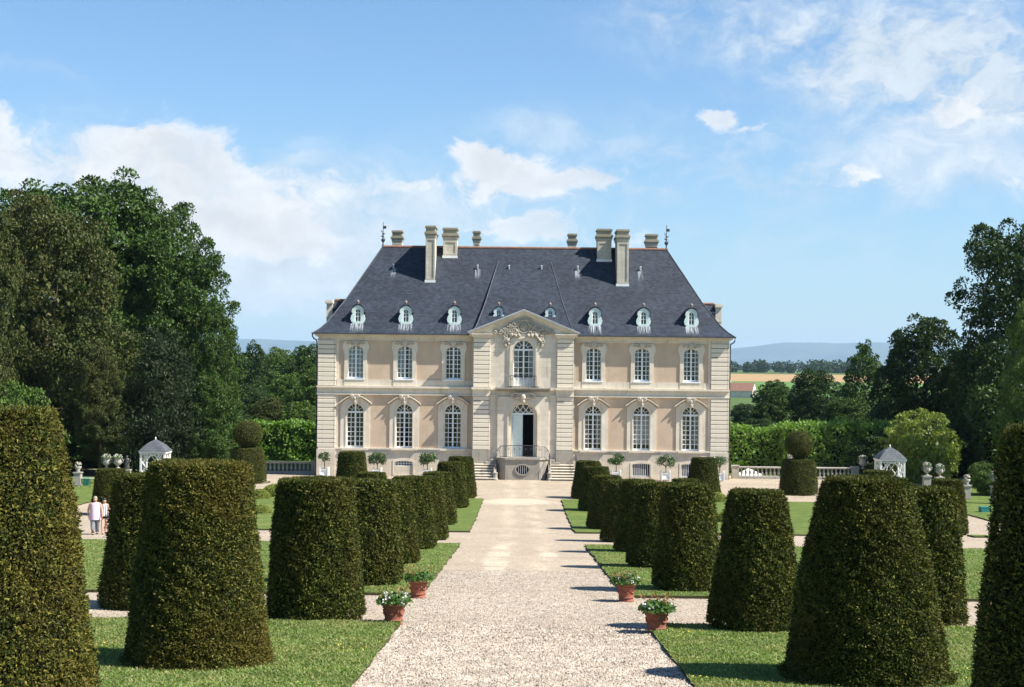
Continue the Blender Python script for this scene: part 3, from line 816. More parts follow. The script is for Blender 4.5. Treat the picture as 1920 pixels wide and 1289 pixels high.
# --- wings: rendered walls with stone dressings
UP = dict(zb=7.30, w=0.60, zs=9.42, rise=0.38)
LO = dict(zb=2.13, w=0.66, zs=4.83, rise=0.62)
CX = (5.26, 8.90, 12.58)
rngh = random.Random(3)
for s in (-1, 1):
    op = []
    for c in CX:
        op += [(s * c - .7, s * c + .7, 2.10, 5.5), (s * c - .64, s * c + .64, 7.28, 9.85)]
    x0, x1 = sorted((s * AVW, s * HW))
    wall_open(x0, x1, 2.1, Z_EAVE, op, 0.0, 0.40).build('wall', M['stucco'], HOUSE)
    bo = []
    for c in CX: bo.append((s * c - .69, s * c + .69, 0.14, 1.20))
    wall_open(x0, x1, -0.3, 2.1, bo, -0.10, 0.25).build('plinth_wall', M['plinth'], HOUSE)
    # plinth capping, string course, apron band, cornice
    MB().box(x0, x1, -0.16, 0.0, 2.02, 2.13).build('plinth_band', M['stone'], HOUSE)
    a, b = sorted((s * (AVW + .001), s * (HW + .12)))
    MB().box(a, b, -0.10, 0.0, 6.22, 6.62).build('frieze', M['stone'], HOUSE)
    MB().prism([(a, 6.62), (b, 6.62), (b, 6.76), (a, 6.76)], -0.30, 0.0).build('string_course', M['stone'], HOUSE)
    mb = MB(); mb.box(a, b, -0.20, 0.0, 6.10, 6.16); mb.box(a, b, -0.15, 0.0, 6.16, 6.22)
    mb.build('string_moulding', M['stone'], HOUSE)
    segs = []
    edges = [AVW] + [e for c in CX for e in (c - 0.86, c + 0.86)] + [14.0]
    for k in range(0, len(edges), 2):
        aa, bb = sorted((s * edges[k], s * edges[k + 1]))
        if k < len(edges): MB().box(aa, bb, -0.05, 0.0, 6.76, 7.24).build('apron_panel', M['ashlar'], HOUSE)
    a, b = sorted((s * (AVW - .05), s * (HW + .30)))
    mb = MB()
    for (za, zb_, d) in ((10.18, 10.26, 0.10), (10.26, 10.42, 0.07), (10.42, 10.50, 0.20), (10.50, 10.62, 0.30), (10.62, 10.66, 0.36)):
        aa, bb = sorted((s * (AVW + .002), s * (HW + d)))
        mb.box(aa, bb, -d, 0.0, za, zb_)
    mb.build('cornice', M['stone'], HOUSE)
    # vertical stone strips beside the corner pilasters
    for (xa, xb) in ((13.86, 14.05), (3.701, 3.86)):
        aa, bb = sorted((s * xa, s * xb))
        MB().box(aa, bb, -0.045, 0.0, 2.13, 6.10).build('stone_strip', M['stone'], HOUSE)
        MB().box(aa, bb, -0.045, 0.0, 7.24, 10.18).build('stone_strip', M['stone'], HOUSE)

    for ci, c0 in enumerate(CX):
        c = s * c0
        # ground floor window
        fill = ('drape', [(-.98, -.45, .02, .86), (.45, .98, .02, .86)], 'gold_curtain')
        if s > 0 and ci == 1: fill = ('drape', [(-.98, .98, .16, .80)], 'curtain')
        elif s > 0: fill = ('drape', [(-.98, -.55, .02, .86), (.3, .98, .12, .86)], 'curtain')
        elif ci == 2: fill = None
        window(c, LO['zb'], LO['w'], LO['zs'], LO['rise'], 0.16, 4, 7, 4.79, fill)
        inner = arch(c, LO['w'] - .03, 2.13, LO['zs'], LO['rise'] - .02, 14, 3)
        nI = len(inner)
        outer = []
        for k, (x, z) in enumerate(inner):
            if k < 3: outer.append((c - 1.10, 2.13 + (5.30 - 2.13) * k / 3))
            elif k > nI - 4: outer.append((c + 1.10, 2.13 + (5.30 - 2.13) * (nI - 1 - k) / 3))
            else:
                u = -1 + 2 * (k - 3) / 14
                outer.append((c + 1.10 * u, 5.34 + 0.58 * (1 - u * u)))
        MB().ring(outer, inner, -0.07, 0.22).build('window_surround', M['stone'], HOUSE)
        ring2 = [(c + (x - c) * 1.16, z if k < 3 or k > nI - 4 else z + .1) for k, (x, z) in enumerate(inner)]
        MB().ring(ring2, inner, -0.105, -0.068).build('architrave', M['stone'], HOUSE)
        cu = [(c + 1.22 * u, 5.33 + 0.62 * (1 - u * u) + (.05 * (abs(u) - .85) / .15 if abs(u) > .85 else 0)) for u in np.linspace(-1, 1, 25)]
        cu2 = [(x, z + 0.13) for x, z in cu]
        cu3 = [(x, z + 0.06) for x, z in cu]
        mb = MB(); mb.ring(cu2, cu3, -0.30, 0.0); mb.ring(cu3, cu, -0.20, 0.0)
        mb.build('hood_mould', M['stone'], HOUSE)
        MB().box(c - .98, c + .98, -0.26, 0.12, 1.97, 2.128).build('sill', M['stone'], HOUSE)
        # carved keystone: two volutes over a tapering leaf
        mb = MB()
        mb.prism([(c - .13, 5.40), (c + .13, 5.40), (c + .26, 6.02), (c - .26, 6.02)], -0.34, -0.02)
        for sg in (-1, 1): scroll(mb, (c + sg * .24, 5.98), .14, 1.4, math.pi / 2, sg, -0.36, .05)
        mb.ball((c, -0.36, 5.82), .12, 1, .6, 1.3, 8, 5); mb.ball((c, -0.37, 5.58), .08, 1, .6, 1.5, 8, 5)
        mb.box(c - .36, c + .36, -0.36, -0.02, 6.03, 6.098)
        mb.build('carved_keystone', M['carved'], HOUSE)
        # upper window
        fill = ('drape', [(-.98, -.5, .02, .95), (.5, .98, .02, .95)], 'curtain')
        if s < 0 and ci == 2: fill = ('flat', [(-.96, .96, .02, .97)], 'blind')
        elif s < 0 and ci == 1: fill = ('flat', [(-.96, -.04, .02, .97), (.5, .96, .02, .97)], 'blind')
        elif s < 0: fill = None
        window(c, UP['zb'], UP['w'], UP['zs'], UP['rise'], 0.14, 4, 7, None, fill)
        inner = arch(c, UP['w'] - .03, 7.30, UP['zs'], UP['rise'] - .02, 14, 3)
        outer = [(c - .86, 6.76), (c - .86, 8.0), (c - .86, 9.0)]
        sh = [(-.86, 9.2), (-.93, 9.42), (-1.0, 9.6), (-1.0, 9.8), (-.92, 10.0), (-.8, 10.12), (-.4, 10.15)]
        outer += [(c + x, z) for x, z in sh] + [(c, 10.15)] + [(c - x, z) for x, z in reversed(sh)]
        outer += [(c + .86, 9.0), (c + .86, 8.0), (c + .86, 6.76)]
        inner[0] = (inner[0][0], 7.30); inner[-1] = (inner[-1][0], 7.30)
        MB().ring(outer, inner, -0.075, 0.2).build('window_surround', M['stone'], HOUSE)
        MB().box(c - .859, c + .859, -0.085, -0.03, 6.77, 7.296).build('apron_panel', M['stone'], HOUSE)
        MB().box(c - .7, c + .7, -0.13, 0.14, 7.22, 7.305).build('sill', M['white_paint'], HOUSE)
        mb = MB()
        for sg in (-1, 1):
            scroll(mb, (c + sg * .52, 10.02), .15, 1.5, 0 if sg > 0 else math.pi, -sg, -0.10, .045)
            scroll(mb, (c + sg * .27, 9.93), .13, 1.2, math.pi / 2, sg, -0.12, .045)
            mb.tube([(c + sg * .75, -.09, 9.9), (c + sg * .62, -.11, 10.04), (c + sg * .4, -.12, 10.08), (c + sg * .2, -.12, 10.0)], [.03, .05, .05, .03], 5)
        mb.ball((c, -0.11, 9.97), .13, 1.1, .7, 1.1, 8, 5)
        mb.prism([(c - .1, 9.72), (c + .1, 9.72), (c + .2, 10.16), (c - .2, 10.16)], -0.17, -0.05)
        mb.build('carved_keystone', M['carved'], HOUSE)
        # basement opening
        g = MB()
        lowz, hiz = 0.16, 1.19
        if s < 0:
            MB().chbox(c - .66, c + .66, -0.06, 0.2, 0.0, 0.78, 0.02).build('blocked_opening', M['plinth'], HOUSE)
            lowz = 0.80
        for k in range(9 if s > 0 else 7):
            x = c - .62 + 1.24 * k / (8 if s > 0 else 6)
            g.box(x - .022, x + .022, -0.04, 0.0, lowz, hiz)
        for z in ((lowz + .03, hiz - .03, (lowz + hiz) / 2) if s < 0 else (lowz + .05, hiz - .05)):
            g.box(c - .66, c + .66, -0.05, -0.035, z - .025, z + .025)
        g.build('basement_grille', M['white_paint'], HOUSE)
        pth = [(c - .82, .14), (c - .82, 1.2)] + [(c - .82 + 1.64 * k / 10, 1.2 + .2 * math.sin(math.pi * k / 10)) for k in range(1, 10)] + [(c + .82, 1.2), (c + .82, .14)]
        pin = [(c - .68, .14), (c - .68, 1.08)] + [(c - .68 + 1.36 * k / 10, 1.08 + .1 * math.sin(math.pi * k / 10)) for k in range(1, 10)] + [(c + .68, 1.08), (c + .68, .14)]
        MB().ring(pth, pin, -0.13, 0.05).build('basement_surround', M['stone'], HOUSE)

# --- body behind the front: side and back walls, floors (rooms stay dark)
for s in (-1, 1):
    a, b = sorted((s * HW, s * (HW - .4)))
    MB().box(a, b, 0.002, HD, -0.3, Z_EAVE - .01).build('wall', M['ashlar'], HOUSE)
MB().box(-HW + .4, HW - .4, HD - .4, HD, -0.3, Z_EAVE - .01).build('wall', M['ashlar'], HOUSE)
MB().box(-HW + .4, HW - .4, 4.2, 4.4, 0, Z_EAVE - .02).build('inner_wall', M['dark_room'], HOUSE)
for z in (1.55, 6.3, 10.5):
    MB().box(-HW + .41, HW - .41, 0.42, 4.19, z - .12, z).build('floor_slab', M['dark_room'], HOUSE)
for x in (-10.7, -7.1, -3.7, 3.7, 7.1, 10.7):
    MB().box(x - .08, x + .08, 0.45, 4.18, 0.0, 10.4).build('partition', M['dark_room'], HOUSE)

# --- pilasters of banded blocks
block_cache = {}
def pilaster(x0, x1, yf, z0, z1, side=0):
    n_ = round((z1 - z0) / 0.345)
    h = (z1 - z0) / n_
    MB().box(x0 + .02, x1 - .02, yf + 0.02, yf + 0.2, z0, z1).build('pilaster_core', M['joint'], HOUSE)
    key = (round(x1 - x0, 2), round(h, 3))
    if key not in block_cache:
        me = MB().chbox(-(x1 - x0) / 2, (x1 - x0) / 2, 0, 0.17, 0.020, h - 0.020, 0.020).mesh('quoin_block')
        me.materials.append(M['stone'])
        block_cache[key] = me
    for k in range(n_):
        o = bpy.data.objects.new('quoin_block', block_cache[key])
        C.objects.link(o); o.parent = HOUSE
        o.location = ((x0 + x1) / 2 + rngh.uniform(-.006, .006), yf - 0.06 + rngh.uniform(-.008, .008), z0 + k * h)
for s in (-1, 1):
    a, b = sorted((s * 14.06, s * (HW + .07)))
    pilaster(a, b, -0.10, 2.13, 6.10); pilaster(a, b, -0.10, 6.765, 10.18)
    MB().box(a - .02, b + .02, -0.20, 0.0, -0.3, 2.02).build('pilaster_base', M['plinth'], HOUSE)
    a, b = sorted((s * 2.50, s * (AVW + .03)))
    pilaster(a, b, AV - .08, 2.10, 6.10); pilaster(a, b, AV - .08, 6.765, 10.42)
    MB().box(a - .03, b + .03, AV - .22, AV + .01, -0.3, 2.09).build('pilaster_base', M['perron'], HOUSE)
    mb = MB()
    for za, zb_, d in ((6.10, 6.20, .14), (6.20, 6.60, .10), (6.60, 6.762, .30)):
        mb.box(a - .02 - d * .3, b + .02 + d * .3, AV - .08 - d, AV + .02, za, zb_)
    mb.build('string_course', M['stone'], HOUSE)
    mb = MB()
    for za, zb_, d in ((10.42, 10.50, .10), (10.50, 10.60, .18), (10.60, 10.70, .28), (10.70, 10.76, .36)):
        mb.box(a - d * .5, b + d * .6, AV - .06 - d, AV + .02, za, zb_)
    mb.build('pilaster_capital', M['stone'], HOUSE)

# --- the projecting middle
DW, DZ0, DZS, DR = 0.86, 1.62, 4.78, 0.84
BW, BZ0, BZS, BR = 0.78, 6.88, 9.56, 0.76
wall_open(-2.5, 2.5, -0.3, 10.72, [(-1.12, 1.12, DZ0, 5.68), (-.84, .84, BZ0, 10.38)], AV, AV + .55).build('wall', M['ashlar'], HOUSE)
for s in (-1, 1):
    MB().add([(s * AVW, AV, -.3), (s * AVW, 0.1, -.3), (s * AVW, 0.1, 10.7), (s * AVW, AV, 10.7)], [(0, 1, 2, 3)]).build('wall', M['ashlar'], HOUSE)
    a, b = sorted((s * 2.5, s * AVW))
    MB().box(a, b, AV + .1, 0.08, -.3, 10.7).build('wall', M['ashlar'], HOUSE)
# panel carrying the balcony, with a deep arched recess round the door
inner = arch(0, 1.06, DZ0, 4.62, 1.06, 16, 3)
outer = arch(0, 1.9, DZ0, 4.62, 1.06, 16, 3)
outer = [((-1.9 if k < 3 else 1.9), outer[k][1]) if (k < 3 or k > len(outer) - 4) else (max(-1.9, min(1.9, x * 1.0)), 6.08) for k, (x, z) in enumerate(outer)]
MB().ring(outer, inner, AV - .16, AV + .3).build('door_surround', M['ashlar'], HOUSE)
for (wa, wb, d) in ((1.30, 1.16, .20), (1.16, 1.06, .24)):
    MB().ring(arch(0, wa, DZ0, 4.62, wa, 16, 3), arch(0, wb, DZ0, 4.62, wb, 16, 3), AV - d, AV - .155).build('door_moulding', M['stone'], HOUSE)
MB().ring(arch(0, 1.07, DZ0, 4.6, 1.07, 16, 3), arch(0, DW - .01, DZ0, DZS - .04, DR, 16, 3), AV + .06, AV + .34).build('door_frame', M['stone'], HOUSE)
mb = MB()
mb.box(-2.05, 2.05, AV - .62, AV, 6.66, 6.76); mb.box(-1.98, 1.98, AV - .5, AV, 6.58, 6.66); mb.box(-1.92, 1.92, AV - .3, AV, 6.48, 6.58)
mb.build('balcony_slab', M['perron'], HOUSE)
mb = MB(); mb.box(-2.5, -1.9, AV - .18, AV, 6.58, 6.76); mb.box(1.9, 2.5, AV - .18, AV, 6.58, 6.76); mb.box(-2.5, -1.9, AV - .1, AV, 6.10, 6.2); mb.box(1.9, 2.5, AV - .1, AV, 6.10, 6.2)
mb.build('string_course', M['stone'], HOUSE)
mb = MB()
mb.prism([(-.16, 5.66), (.16, 5.66), (.3, 6.4), (-.3, 6.4)], AV - .42, AV - .1)
for sg in (-1, 1):
    scroll(mb, (sg * .38, 6.12), .2, 1.5, math.pi / 2, sg, AV - .4, .06)
    scroll(mb, (sg * .66, 6.02), .15, 1.2, math.pi / 2, -sg, AV - .3, .05)
    mb.tube([(sg * .3, AV - .4, 6.32), (sg * .62, AV - .38, 6.36), (sg * .88, AV - .3, 6.2), (sg * .98, AV - .25, 5.98)], [.05, .07, .06, .03], 5)
mb.ball((0, AV - .46, 6.08), .2, 1, .7, 1.25, 10, 6); mb.ball((0, AV - .46, 5.78), .11, 1, .6, 1.3, 8, 5)
mb.build('carved_keystone', M['carved'], HOUSE)
# balcony window
win = window(0, BZ0, BW, BZS, BR, AV + .22, 4, 6, BZS + .02, ('drape', [(-.98, -.55, .02, .8), (.55, .98, .02, .8)], 'curtain'))
MB().box(-BW + .08, -.05, AV + .235, AV + .30, BZ0 + .1, BZ0 + .62).build('lower_panel', M['white_paint'], win)
MB().box(.05, BW - .08, AV + .235, AV + .30, BZ0 + .1, BZ0 + .62).build('lower_panel', M['white_paint'], win)
for (wa, wb, d) in ((1.22, 1.04, .06), (1.04, .90, .11), (.90, .77, .07)):
    MB().ring(arch(0, wa, BZ0, BZS, wa - .02, 16, 3), arch(0, wb, BZ0, BZS, wb - .02, 16, 3), AV - d, AV + (.3 if wb < .8 else .01)).build('window_surround', M['stone'], HOUSE)
# door: left leaf shut, right leaf swung inward, fanlight above
leaf = MB(); leaf.box(-DW + .01, -.01, AV + .30, AV + .36, DZ0, DZS - .02)
lo = leaf.build('door_leaf', M['mint_paint'], HOUSE); lo['label'] = 'closed mint green panelled door leaf'
mb = MB()
def frame_rect(mb, a, b, c, d, y, t_, th=.03):
    mb.box(a, b, y - th, y, c, c + t_); mb.box(a, b, y - th, y, d - t_, d); mb.box(a, a + t_, y - th, y, c + t_, d - t_); mb.box(b - t_, b, y - th, y, c + t_, d - t_)
frame_rect(mb, -.76, -.10, 3.0, 4.62, AV + .302, .05)
frame_rect(mb, -.76, -.10, 1.75, 2.75, AV + .302, .05)
for k in range(6):
    z = 1.85 + k * .16
    mb.tube([(-.74, AV + .29, z - .2 if z - .2 > 1.8 else 1.8), (-.12, AV + .29, min(2.7, z + .34))], .02, 4)
mb.build('panel_moulding', M['white_paint'], lo)
lo2 = MB().box(DW - .07, DW - .01, AV + .36, AV + 1.16, DZ0, DZS - .02).build('door_leaf', M['mint_paint'], HOUSE); lo2['label'] = 'open mint green door leaf swung into the dark hall'
fan = MB()
fan.box(-DW, DW, AV + .27, AV + .37, DZS - .03, DZS + .09)
zc, rw, rh = DZS + .09, DW - .02, DR - .14
fan.ring([(rw * math.cos(math.pi * k / 16), zc + rh * math.sin(math.pi * k / 16)) for k in range(17)], [(rw * .93 * math.cos(math.pi * k / 16), zc + rh * .91 * math.sin(math.pi * k / 16)) for k in range(17)], AV + .27, AV + .36)
fo = fan.build('fanlight', M['white_paint'], HOUSE)
mb = MB()
for k in (-2, -1, 0, 1, 2):
    for sg in (-1, 1):
        pts = []
        for j in range(9):
            u = j / 8
            x = k * .42 + sg * .44 * u + sg * .1 * math.sin(math.pi * u)
            z = zc + rh * .98 * u
            if (x / rw) ** 2 + ((z - zc) / rh) ** 2 < 0.98: pts.append((x, AV + .315, z))
        if len(pts) > 2: mb.tube(pts, .03, 4)
mb.build('glazing_bars', M['white_paint'], fo)
pth = arch(0, DW - .02, DZS, DZS + .05, DR - .08, 16, 1)
MB().add([(x, AV + .33, z) for x, z in pth], [tuple(range(len(pth)))]).build('glass', M['glass'], fo)

# pediment: tympanum, raking cornices, little slate gable behind, arms and garlands carved on it
PA, PE, PX_ = 12.50, 10.74, 3.98
MB().prism([(-3.7, 10.70), (3.7, 10.70), (3.7, 10.86), (0, PA - .12), (-3.7, 10.86)], AV - .02, AV + .3).build('tympanum', M['ashlar'], HOUSE)
for s in (-1, 1):
    mb = MB()
    for (o0, o1, d) in ((-.30, -.16, .14), (-.16, -.06, .24), (-.06, .03, .38)):
        pl = [(0, PA + o0), (0, PA + o1), (s * (PX_ + d * .3), PE + .06 + o1), (s * (PX_ + d * .3), PE + .06 + o0)]
        if s > 0: pl = pl[::-1]
        mb.prism(pl, AV - d, AV + .05)
    mb.build('raking_cornice', M['stone'], HOUSE)
    pl = [(0, PA + .03), (0, PA + .10), (s * (PX_ + .2), PE + .15), (s * (PX_ + .2), PE + .07)]
    if s > 0: pl = pl[::-1]
    MB().prism(pl, AV - .42, AV - .1).build('lead_flashing', M['zinc'], HOUSE)
    pl = [(0, PA - .1), (0, PA + .06), (s * (PX_ + .12), PE + .1), (s * (PX_ + .12), PE - .05)]
    if s > 0: pl = pl[::-1]
    MB().prism(pl, AV - .09, 2.6).build('gable_roof', M['slate'], HOUSE)
rel = MB(); rr_ = random.Random(11)
yA = AV - .05
for k in range(-4, 5): rel.box(k * .11 - .035, k * .11 + .035, yA - .1, yA, 11.78 - .004 * k * k, 11.98 - .006 * k * k)
rel.tube([(-.52, yA - .05, 11.72), (0, yA - .07, 11.78), (.52, yA - .05, 11.72)], .055, 6)
rel.ball((0, yA + .02, 11.30), .34, 1.0, .3, 1.1, 14, 8)
rel.tube([(0, yA - .1, 10.98), (0, yA - .11, 11.3), (0, yA - .1, 11.62)], .03, 5); rel.tube([(-.3, yA - .09, 11.3), (0, yA - .12, 11.33), (.3, yA - .09, 11.3)], .03, 5)
for bx_, bz_ in ((-.14, 11.45), (.15, 11.16), (.14, 11.46), (-.15, 11.15)): rel.ball((bx_, yA - .09, bz_), .06, 1, .7, 1.2, 7, 4)
rel.ring([(.46 * math.cos(a), 11.3 + .5 * math.sin(a)) for a in np.linspace(0, 6.283, 21)[:-1]], [(.37 * math.cos(a), 11.3 + .41 * math.sin(a)) for a in np.linspace(0, 6.283, 21)[:-1]], yA - .1, yA, True)
for sg in (-1, 1):
    for (x, z, r, tr, a0, d) in ((.72, 11.45, .22, 1.5, 90, 1), (.74, 11.0, .2, 1.4, 270, -1), (1.12, 11.2, .22, 1.6, 90, 1), (1.45, 10.98, .19, 1.5, 200, -1), (1.75, 10.86, .15, 1.3, 90, 1),
                                 (2.1, 10.9, .12, 1.2, 200, 1), (1.0, 10.75, .18, 1.4, 0, 1), (1.32, 10.6, .17, 1.3, 90, -1), (.5, 10.86, .16, 1.3, 0, -1), (1.42, 10.22, .17, 1.4, 90, 1), (1.22, 10.38, .14, 1.2, 90, -1)):
        scroll(rel, (sg * x, z), r * 1.15, tr, R(a0) if sg > 0 else math.pi - R(a0), d * sg, yA - .08, .075)
    pts = [(sg * (.25 + 1.15 * u), yA - .1, 10.72 - .12 * math.sin(u * 9) - .45 * u * u) for u in np.linspace(0, 1, 14)]
    rel.tube(pts, [.11 + .05 * math.sin(i * 1.9) for i in range(14)], 6)
    for k in range(8):
        rel.ball((sg * (1.28 + .16 * math.sin(k * 2.2)), yA - .06, 10.45 - .085 * k), .12, 1, .9, 1, 7, 4)
    for k in range(34):
        x = rr_.uniform(.5, 2.3); z = 10.8 + rr_.uniform(0, 1) * max(.1, (1.1 - .42 * x) * 1.0)
        rel.ball((sg * x, yA - .01, z), rr_.uniform(.07, .13), rr_.uniform(.7, 1.6), 1.0, rr_.uniform(.7, 1.5), 7, 4)
rel.build('carved_coat_of_arms', M['weathered_carving'], HOUSE)

# --- roof
PROF = [(0, 0), (.10, .05), (.20, .12), (.45, .365), (1, 1)]
RISE, RUN, HIPX, OVER = 7.10, 6.95, 4.55, 0.45
def roof_at(y):
    tt = (y + OVER) / RUN
    return Z_EAVE + RISE * float(np.interp(tt, [p[0] for p in PROF], [p[1] for p in PROF]))
PF = []
for a in range(len(PROF) - 1):
    for k in range(4):
        u = k / 4
        PF.append((PROF[a][0] + (PROF[a + 1][0] - PROF[a][0]) * u, PROF[a][1] + (PROF[a + 1][1] - PROF[a][1]) * u))
PF.append((1, 1))
EX = HW + .45
mb = MB(); v = []; f = []
for tt, h in PF:
    x = EX - HIPX * tt; yf = -OVER + RUN * tt; yb = HD + OVER - RUN * tt
    v += [(-x, yf, Z_EAVE + RISE * h), (x, yf, Z_EAVE + RISE * h), (x, yb, Z_EAVE + RISE * h), (-x, yb, Z_EAVE + RISE * h)]
for k in range(len(PF) - 1):
    for j in range(4):
        f.append((4 * k + j, 4 * k + (j + 1) % 4, 4 * k + 4 + (j + 1) % 4, 4 * k + 4 + j))
f.append((0, 3, 2, 1))
ROOF = mb.add(v, f).build('roof', M['slate'], HOUSE)
for s in (-1, 1):
    mb = MB()
    xi, xo = AVW + .32, EX + .06
    pl = [(s * xi, -OVER - .10), (s * xo, -OVER - .10), (s * xo, HD + OVER), (s * (xo - .12), HD + OVER), (s * (xo - .12), -OVER + .05), (s * xi, -OVER + .05)]
    mb.slab(pl if s > 0 else pl[::-1], Z_EAVE - .06, Z_EAVE + .03)
    mb.build('gutter', M['gutter'], ROOF)
for s in (-1, 1):
    pts = [(s * (EX - HIPX * tt), -OVER + RUN * tt, Z_EAVE + RISE * h + .02) for tt, h in PF]
    MB().tube(pts, .035, 5).build('hip_flashing', M['slate_pale'], ROOF)
    MB().tube([(s * (EX + .01), -.3, Z_EAVE - .05), (s * (EX + .02), -.3, Z_EAVE - .25), (s * (EX - .1), -.28, Z_EAVE - .42), (s * (HW + .16), -.2, Z_EAVE - .52), (s * (HW + .16), -.02, Z_EAVE - .8), (s * (HW + .16), 0.3, 0)], .055, 6).build('downpipe', M['gutter'], HOUSE)
# ridge of red tiles
rt = MB(); RZ = Z_EAVE + RISE
k = 0; x = -EX + HIPX - .05
while x < EX - HIPX:
    ww = .40
    a = [(x + dx_, 6.5 + .13 * math.cos(q2), RZ - .06 + .13 * math.sin(q2) + rngh.uniform(-.004, .004)) for dx_ in (0, ww) for q2 in np.linspace(-.25, math.pi + .25, 7)]
    rt.add(a, [(i, i + 1, i + 8, i + 7) for i in range(6)] + [tuple(range(7)), tuple(range(13, 6, -1))])
    x += ww + .012
rt.build('ridge_tiles', M['red_tile'], ROOF)['kind'] = 'stuff'
# the middle roof stands slightly forward of the wings
mb = MB(); v = []; f = []
NS = 14; TT = .86
for k in range(NS + 1):
    u = k / NS; tt = u * TT
    h = float(np.interp(tt, [p[0] for p in PROF], [p[1] for p in PROF]))
    y = max(AV + .12, -OVER + RUN * tt - .62 * (1 - u) - .02); z = Z_EAVE + RISE * h + .05 * (1 - u)
    hx = 3.92 + (2.05 - 3.92) * u
    v += [(-hx, y, z), (hx, y, z), (-hx, y + .95, z - .25), (hx, y + .95, z - .25)]
for k in range(NS):
    a = 4 * k; b = a + 4
    f += [(a, a + 1, b + 1, b), (a + 1, a + 3, b + 3, b + 1), (a, b, b + 2, a + 2)]
mb.add(v, f).build('middle_roof', M['slate'], ROOF)
for s in (-1, 1):
    pts = [((-v[4 * k][0] if s > 0 else v[4 * k][0]), v[4 * k][1] - .01, v[4 * k][2] + .01) for k in range(NS + 1)]
    MB().tube(pts, .035, 5).build('hip_flashing', M['slate_pale'], ROOF)

# small vents near the ridge
for px in (734, 892, 951, 1012, 1080, 1198):
    x = (px - 980) / 24.0; y = 5.0
    z = roof_at(y)
    mb = MB(); mb.tube([(x, y - .1, z - .1), (x, y - .12, z + .16)], .06, 7); mb.ball((x, y - .12, z + .2), .09, 1, 1, .7, 8, 5)
    mb.build('roof_vent', M['zinc'], ROOF)
    st = MB(); st.add([(x - .22, y - .9, roof_at(y - .9) + .015), (x + .22, y - .9, roof_at(y - .9) + .015), (x + .2, y - .08, roof_at(y - .08) + .015), (x - .2, y - .08, roof_at(y - .08) + .015)], [(0, 1, 2, 3)])
    st.build('lime_streak', M['streaks'], ROOF)

# --- dormers
def dormer(x, small=False):
    k = .80 if small else 1.0
    y0 = 0.86 if not small else 1.05
    zb = roof_at(y0) + (0.02 if not small else .1)
    hw, hh = .27 * k, 1.12 * k
    body = MB()
    out = [(-.40, 0), (-.50, .12), (-.56, .34), (-.50, .56), (-.40, .74), (-.47, .82), (-.48, .96), (-.40, 1.12), (-.27, 1.24), (-.12, 1.32), (0, 1.34)]
    out = [(a * k, b * k) for a, b in out]
    full = out + [(-a, b) for a, b in reversed(out[:-1])]
    inn = [(-.22, .14), (-.22, .3), (-.22, .45), (-.22, .6), (-.22, .72), (-.22, .8), (-.22, .9), (-.20, .99), (-.14, 1.06), (-.07, 1.09), (0, 1.1)]
    inn = [(a * k, b * k) for a, b in inn]
    fin = inn + [(-a, b) for a, b in reversed(inn[:-1])]
    body.ring([(x + a, zb + b) for a, b in full], [(x + a, zb + b) for a, b in fin], y0, y0 + .12)
    body.box(x - .40 * k, x + .40 * k, y0 - .03, y0 + .10, zb - .06, zb + .14 * k)
    d = body.build('dormer', M['mint_paint'], HOUSE)
    # cheeks and curved slate roof running back into the slope
    rf = MB(); n_ = 9
    prof = [(-.56 * k, .78 * k)] + [(.52 * k * math.cos(a), .80 * k + .60 * k * math.sin(a)) for a in np.linspace(math.pi, 0, n_)] + [(.56 * k, .78 * k)]
    rf.ring([(x + a, zb + b + .06) for a, b in prof], [(x + a * .93, zb + b) for a, b in prof], y0 - .06, y0 + 1.6)
    rf.build('dormer_roof', M['slate'], d)
    ck = MB(); ck.box(x - .38 * k, x - .36 * k, y0 + .12, y0 + 1.3, zb - .1, zb + .95 * k); ck.box(x + .36 * k, x + .38 * k, y0 + .12, y0 + 1.3, zb - .1, zb + .95 * k)
    ck.box(x - .35 * k, x + .35 * k, y0 + .5, y0 + .52, zb - .1, zb + 1.2 * k)
    ck.build('dormer_cheeks', M['gutter'], d)
    gb = MB()
    gb.ring([(x + a, zb + b) for a, b in fin], [(x + a * .80, zb + .14 * k + (b - .14 * k) * .93) for a, b in fin], y0 + .05, y0 + .09)
    gb.box(x - .018, x + .018, y0 + .05, y0 + .085, zb + .1, zb + 1.08 * k)
    rows = (.42, .70) if not small else (.6,)
    for z in rows: gb.box(x - .2 * k, x + .2 * k, y0 + .053, y0 + .083, zb + (z + .08) * k - .016, zb + (z + .08) * k + .016)
    gb.build('glazing_bars', M['canvas'], d)
    MB().add([(x + a * .98, y0 + .075, zb + b) for a, b in fin], [tuple(range(len(fin)))]).build('glass', M['glass'], d)
    fi = MB(); fi.lathe([(.12, 0), (.07, .06), (.05, .1), (.1, .18), (.11, .25), (.06, .33), (.01, .38)], 8, (x, y0 + .05, zb + 1.38 * k))
    fi.build('finial', M['finial_stone'], d)
    st = MB(); ya = -OVER + .05
    v_ = []; n2 = 5
    for i in range(n2 + 1):
        yy = ya + (y0 - .04 - ya) * i / n2
        v_ += [(x - .5 * k, yy - .012, roof_at(yy) + .016), (x + .5 * k, yy - .012, roof_at(yy) + .016)]
    st.add(v_, [(2 * i, 2 * i + 1, 2 * i + 3, 2 * i + 2) for i in range(n2)])
    st.build('lime_streak', M['streaks'], d)
    return d
for px in (670.8, 760.5, 851.3, 1114.5, 1205.2, 1294.9):
    dormer((px - 981.5) / 24.75)
for px in (934.4, 1031.0): dormer((px - 982) / 24.75, True)

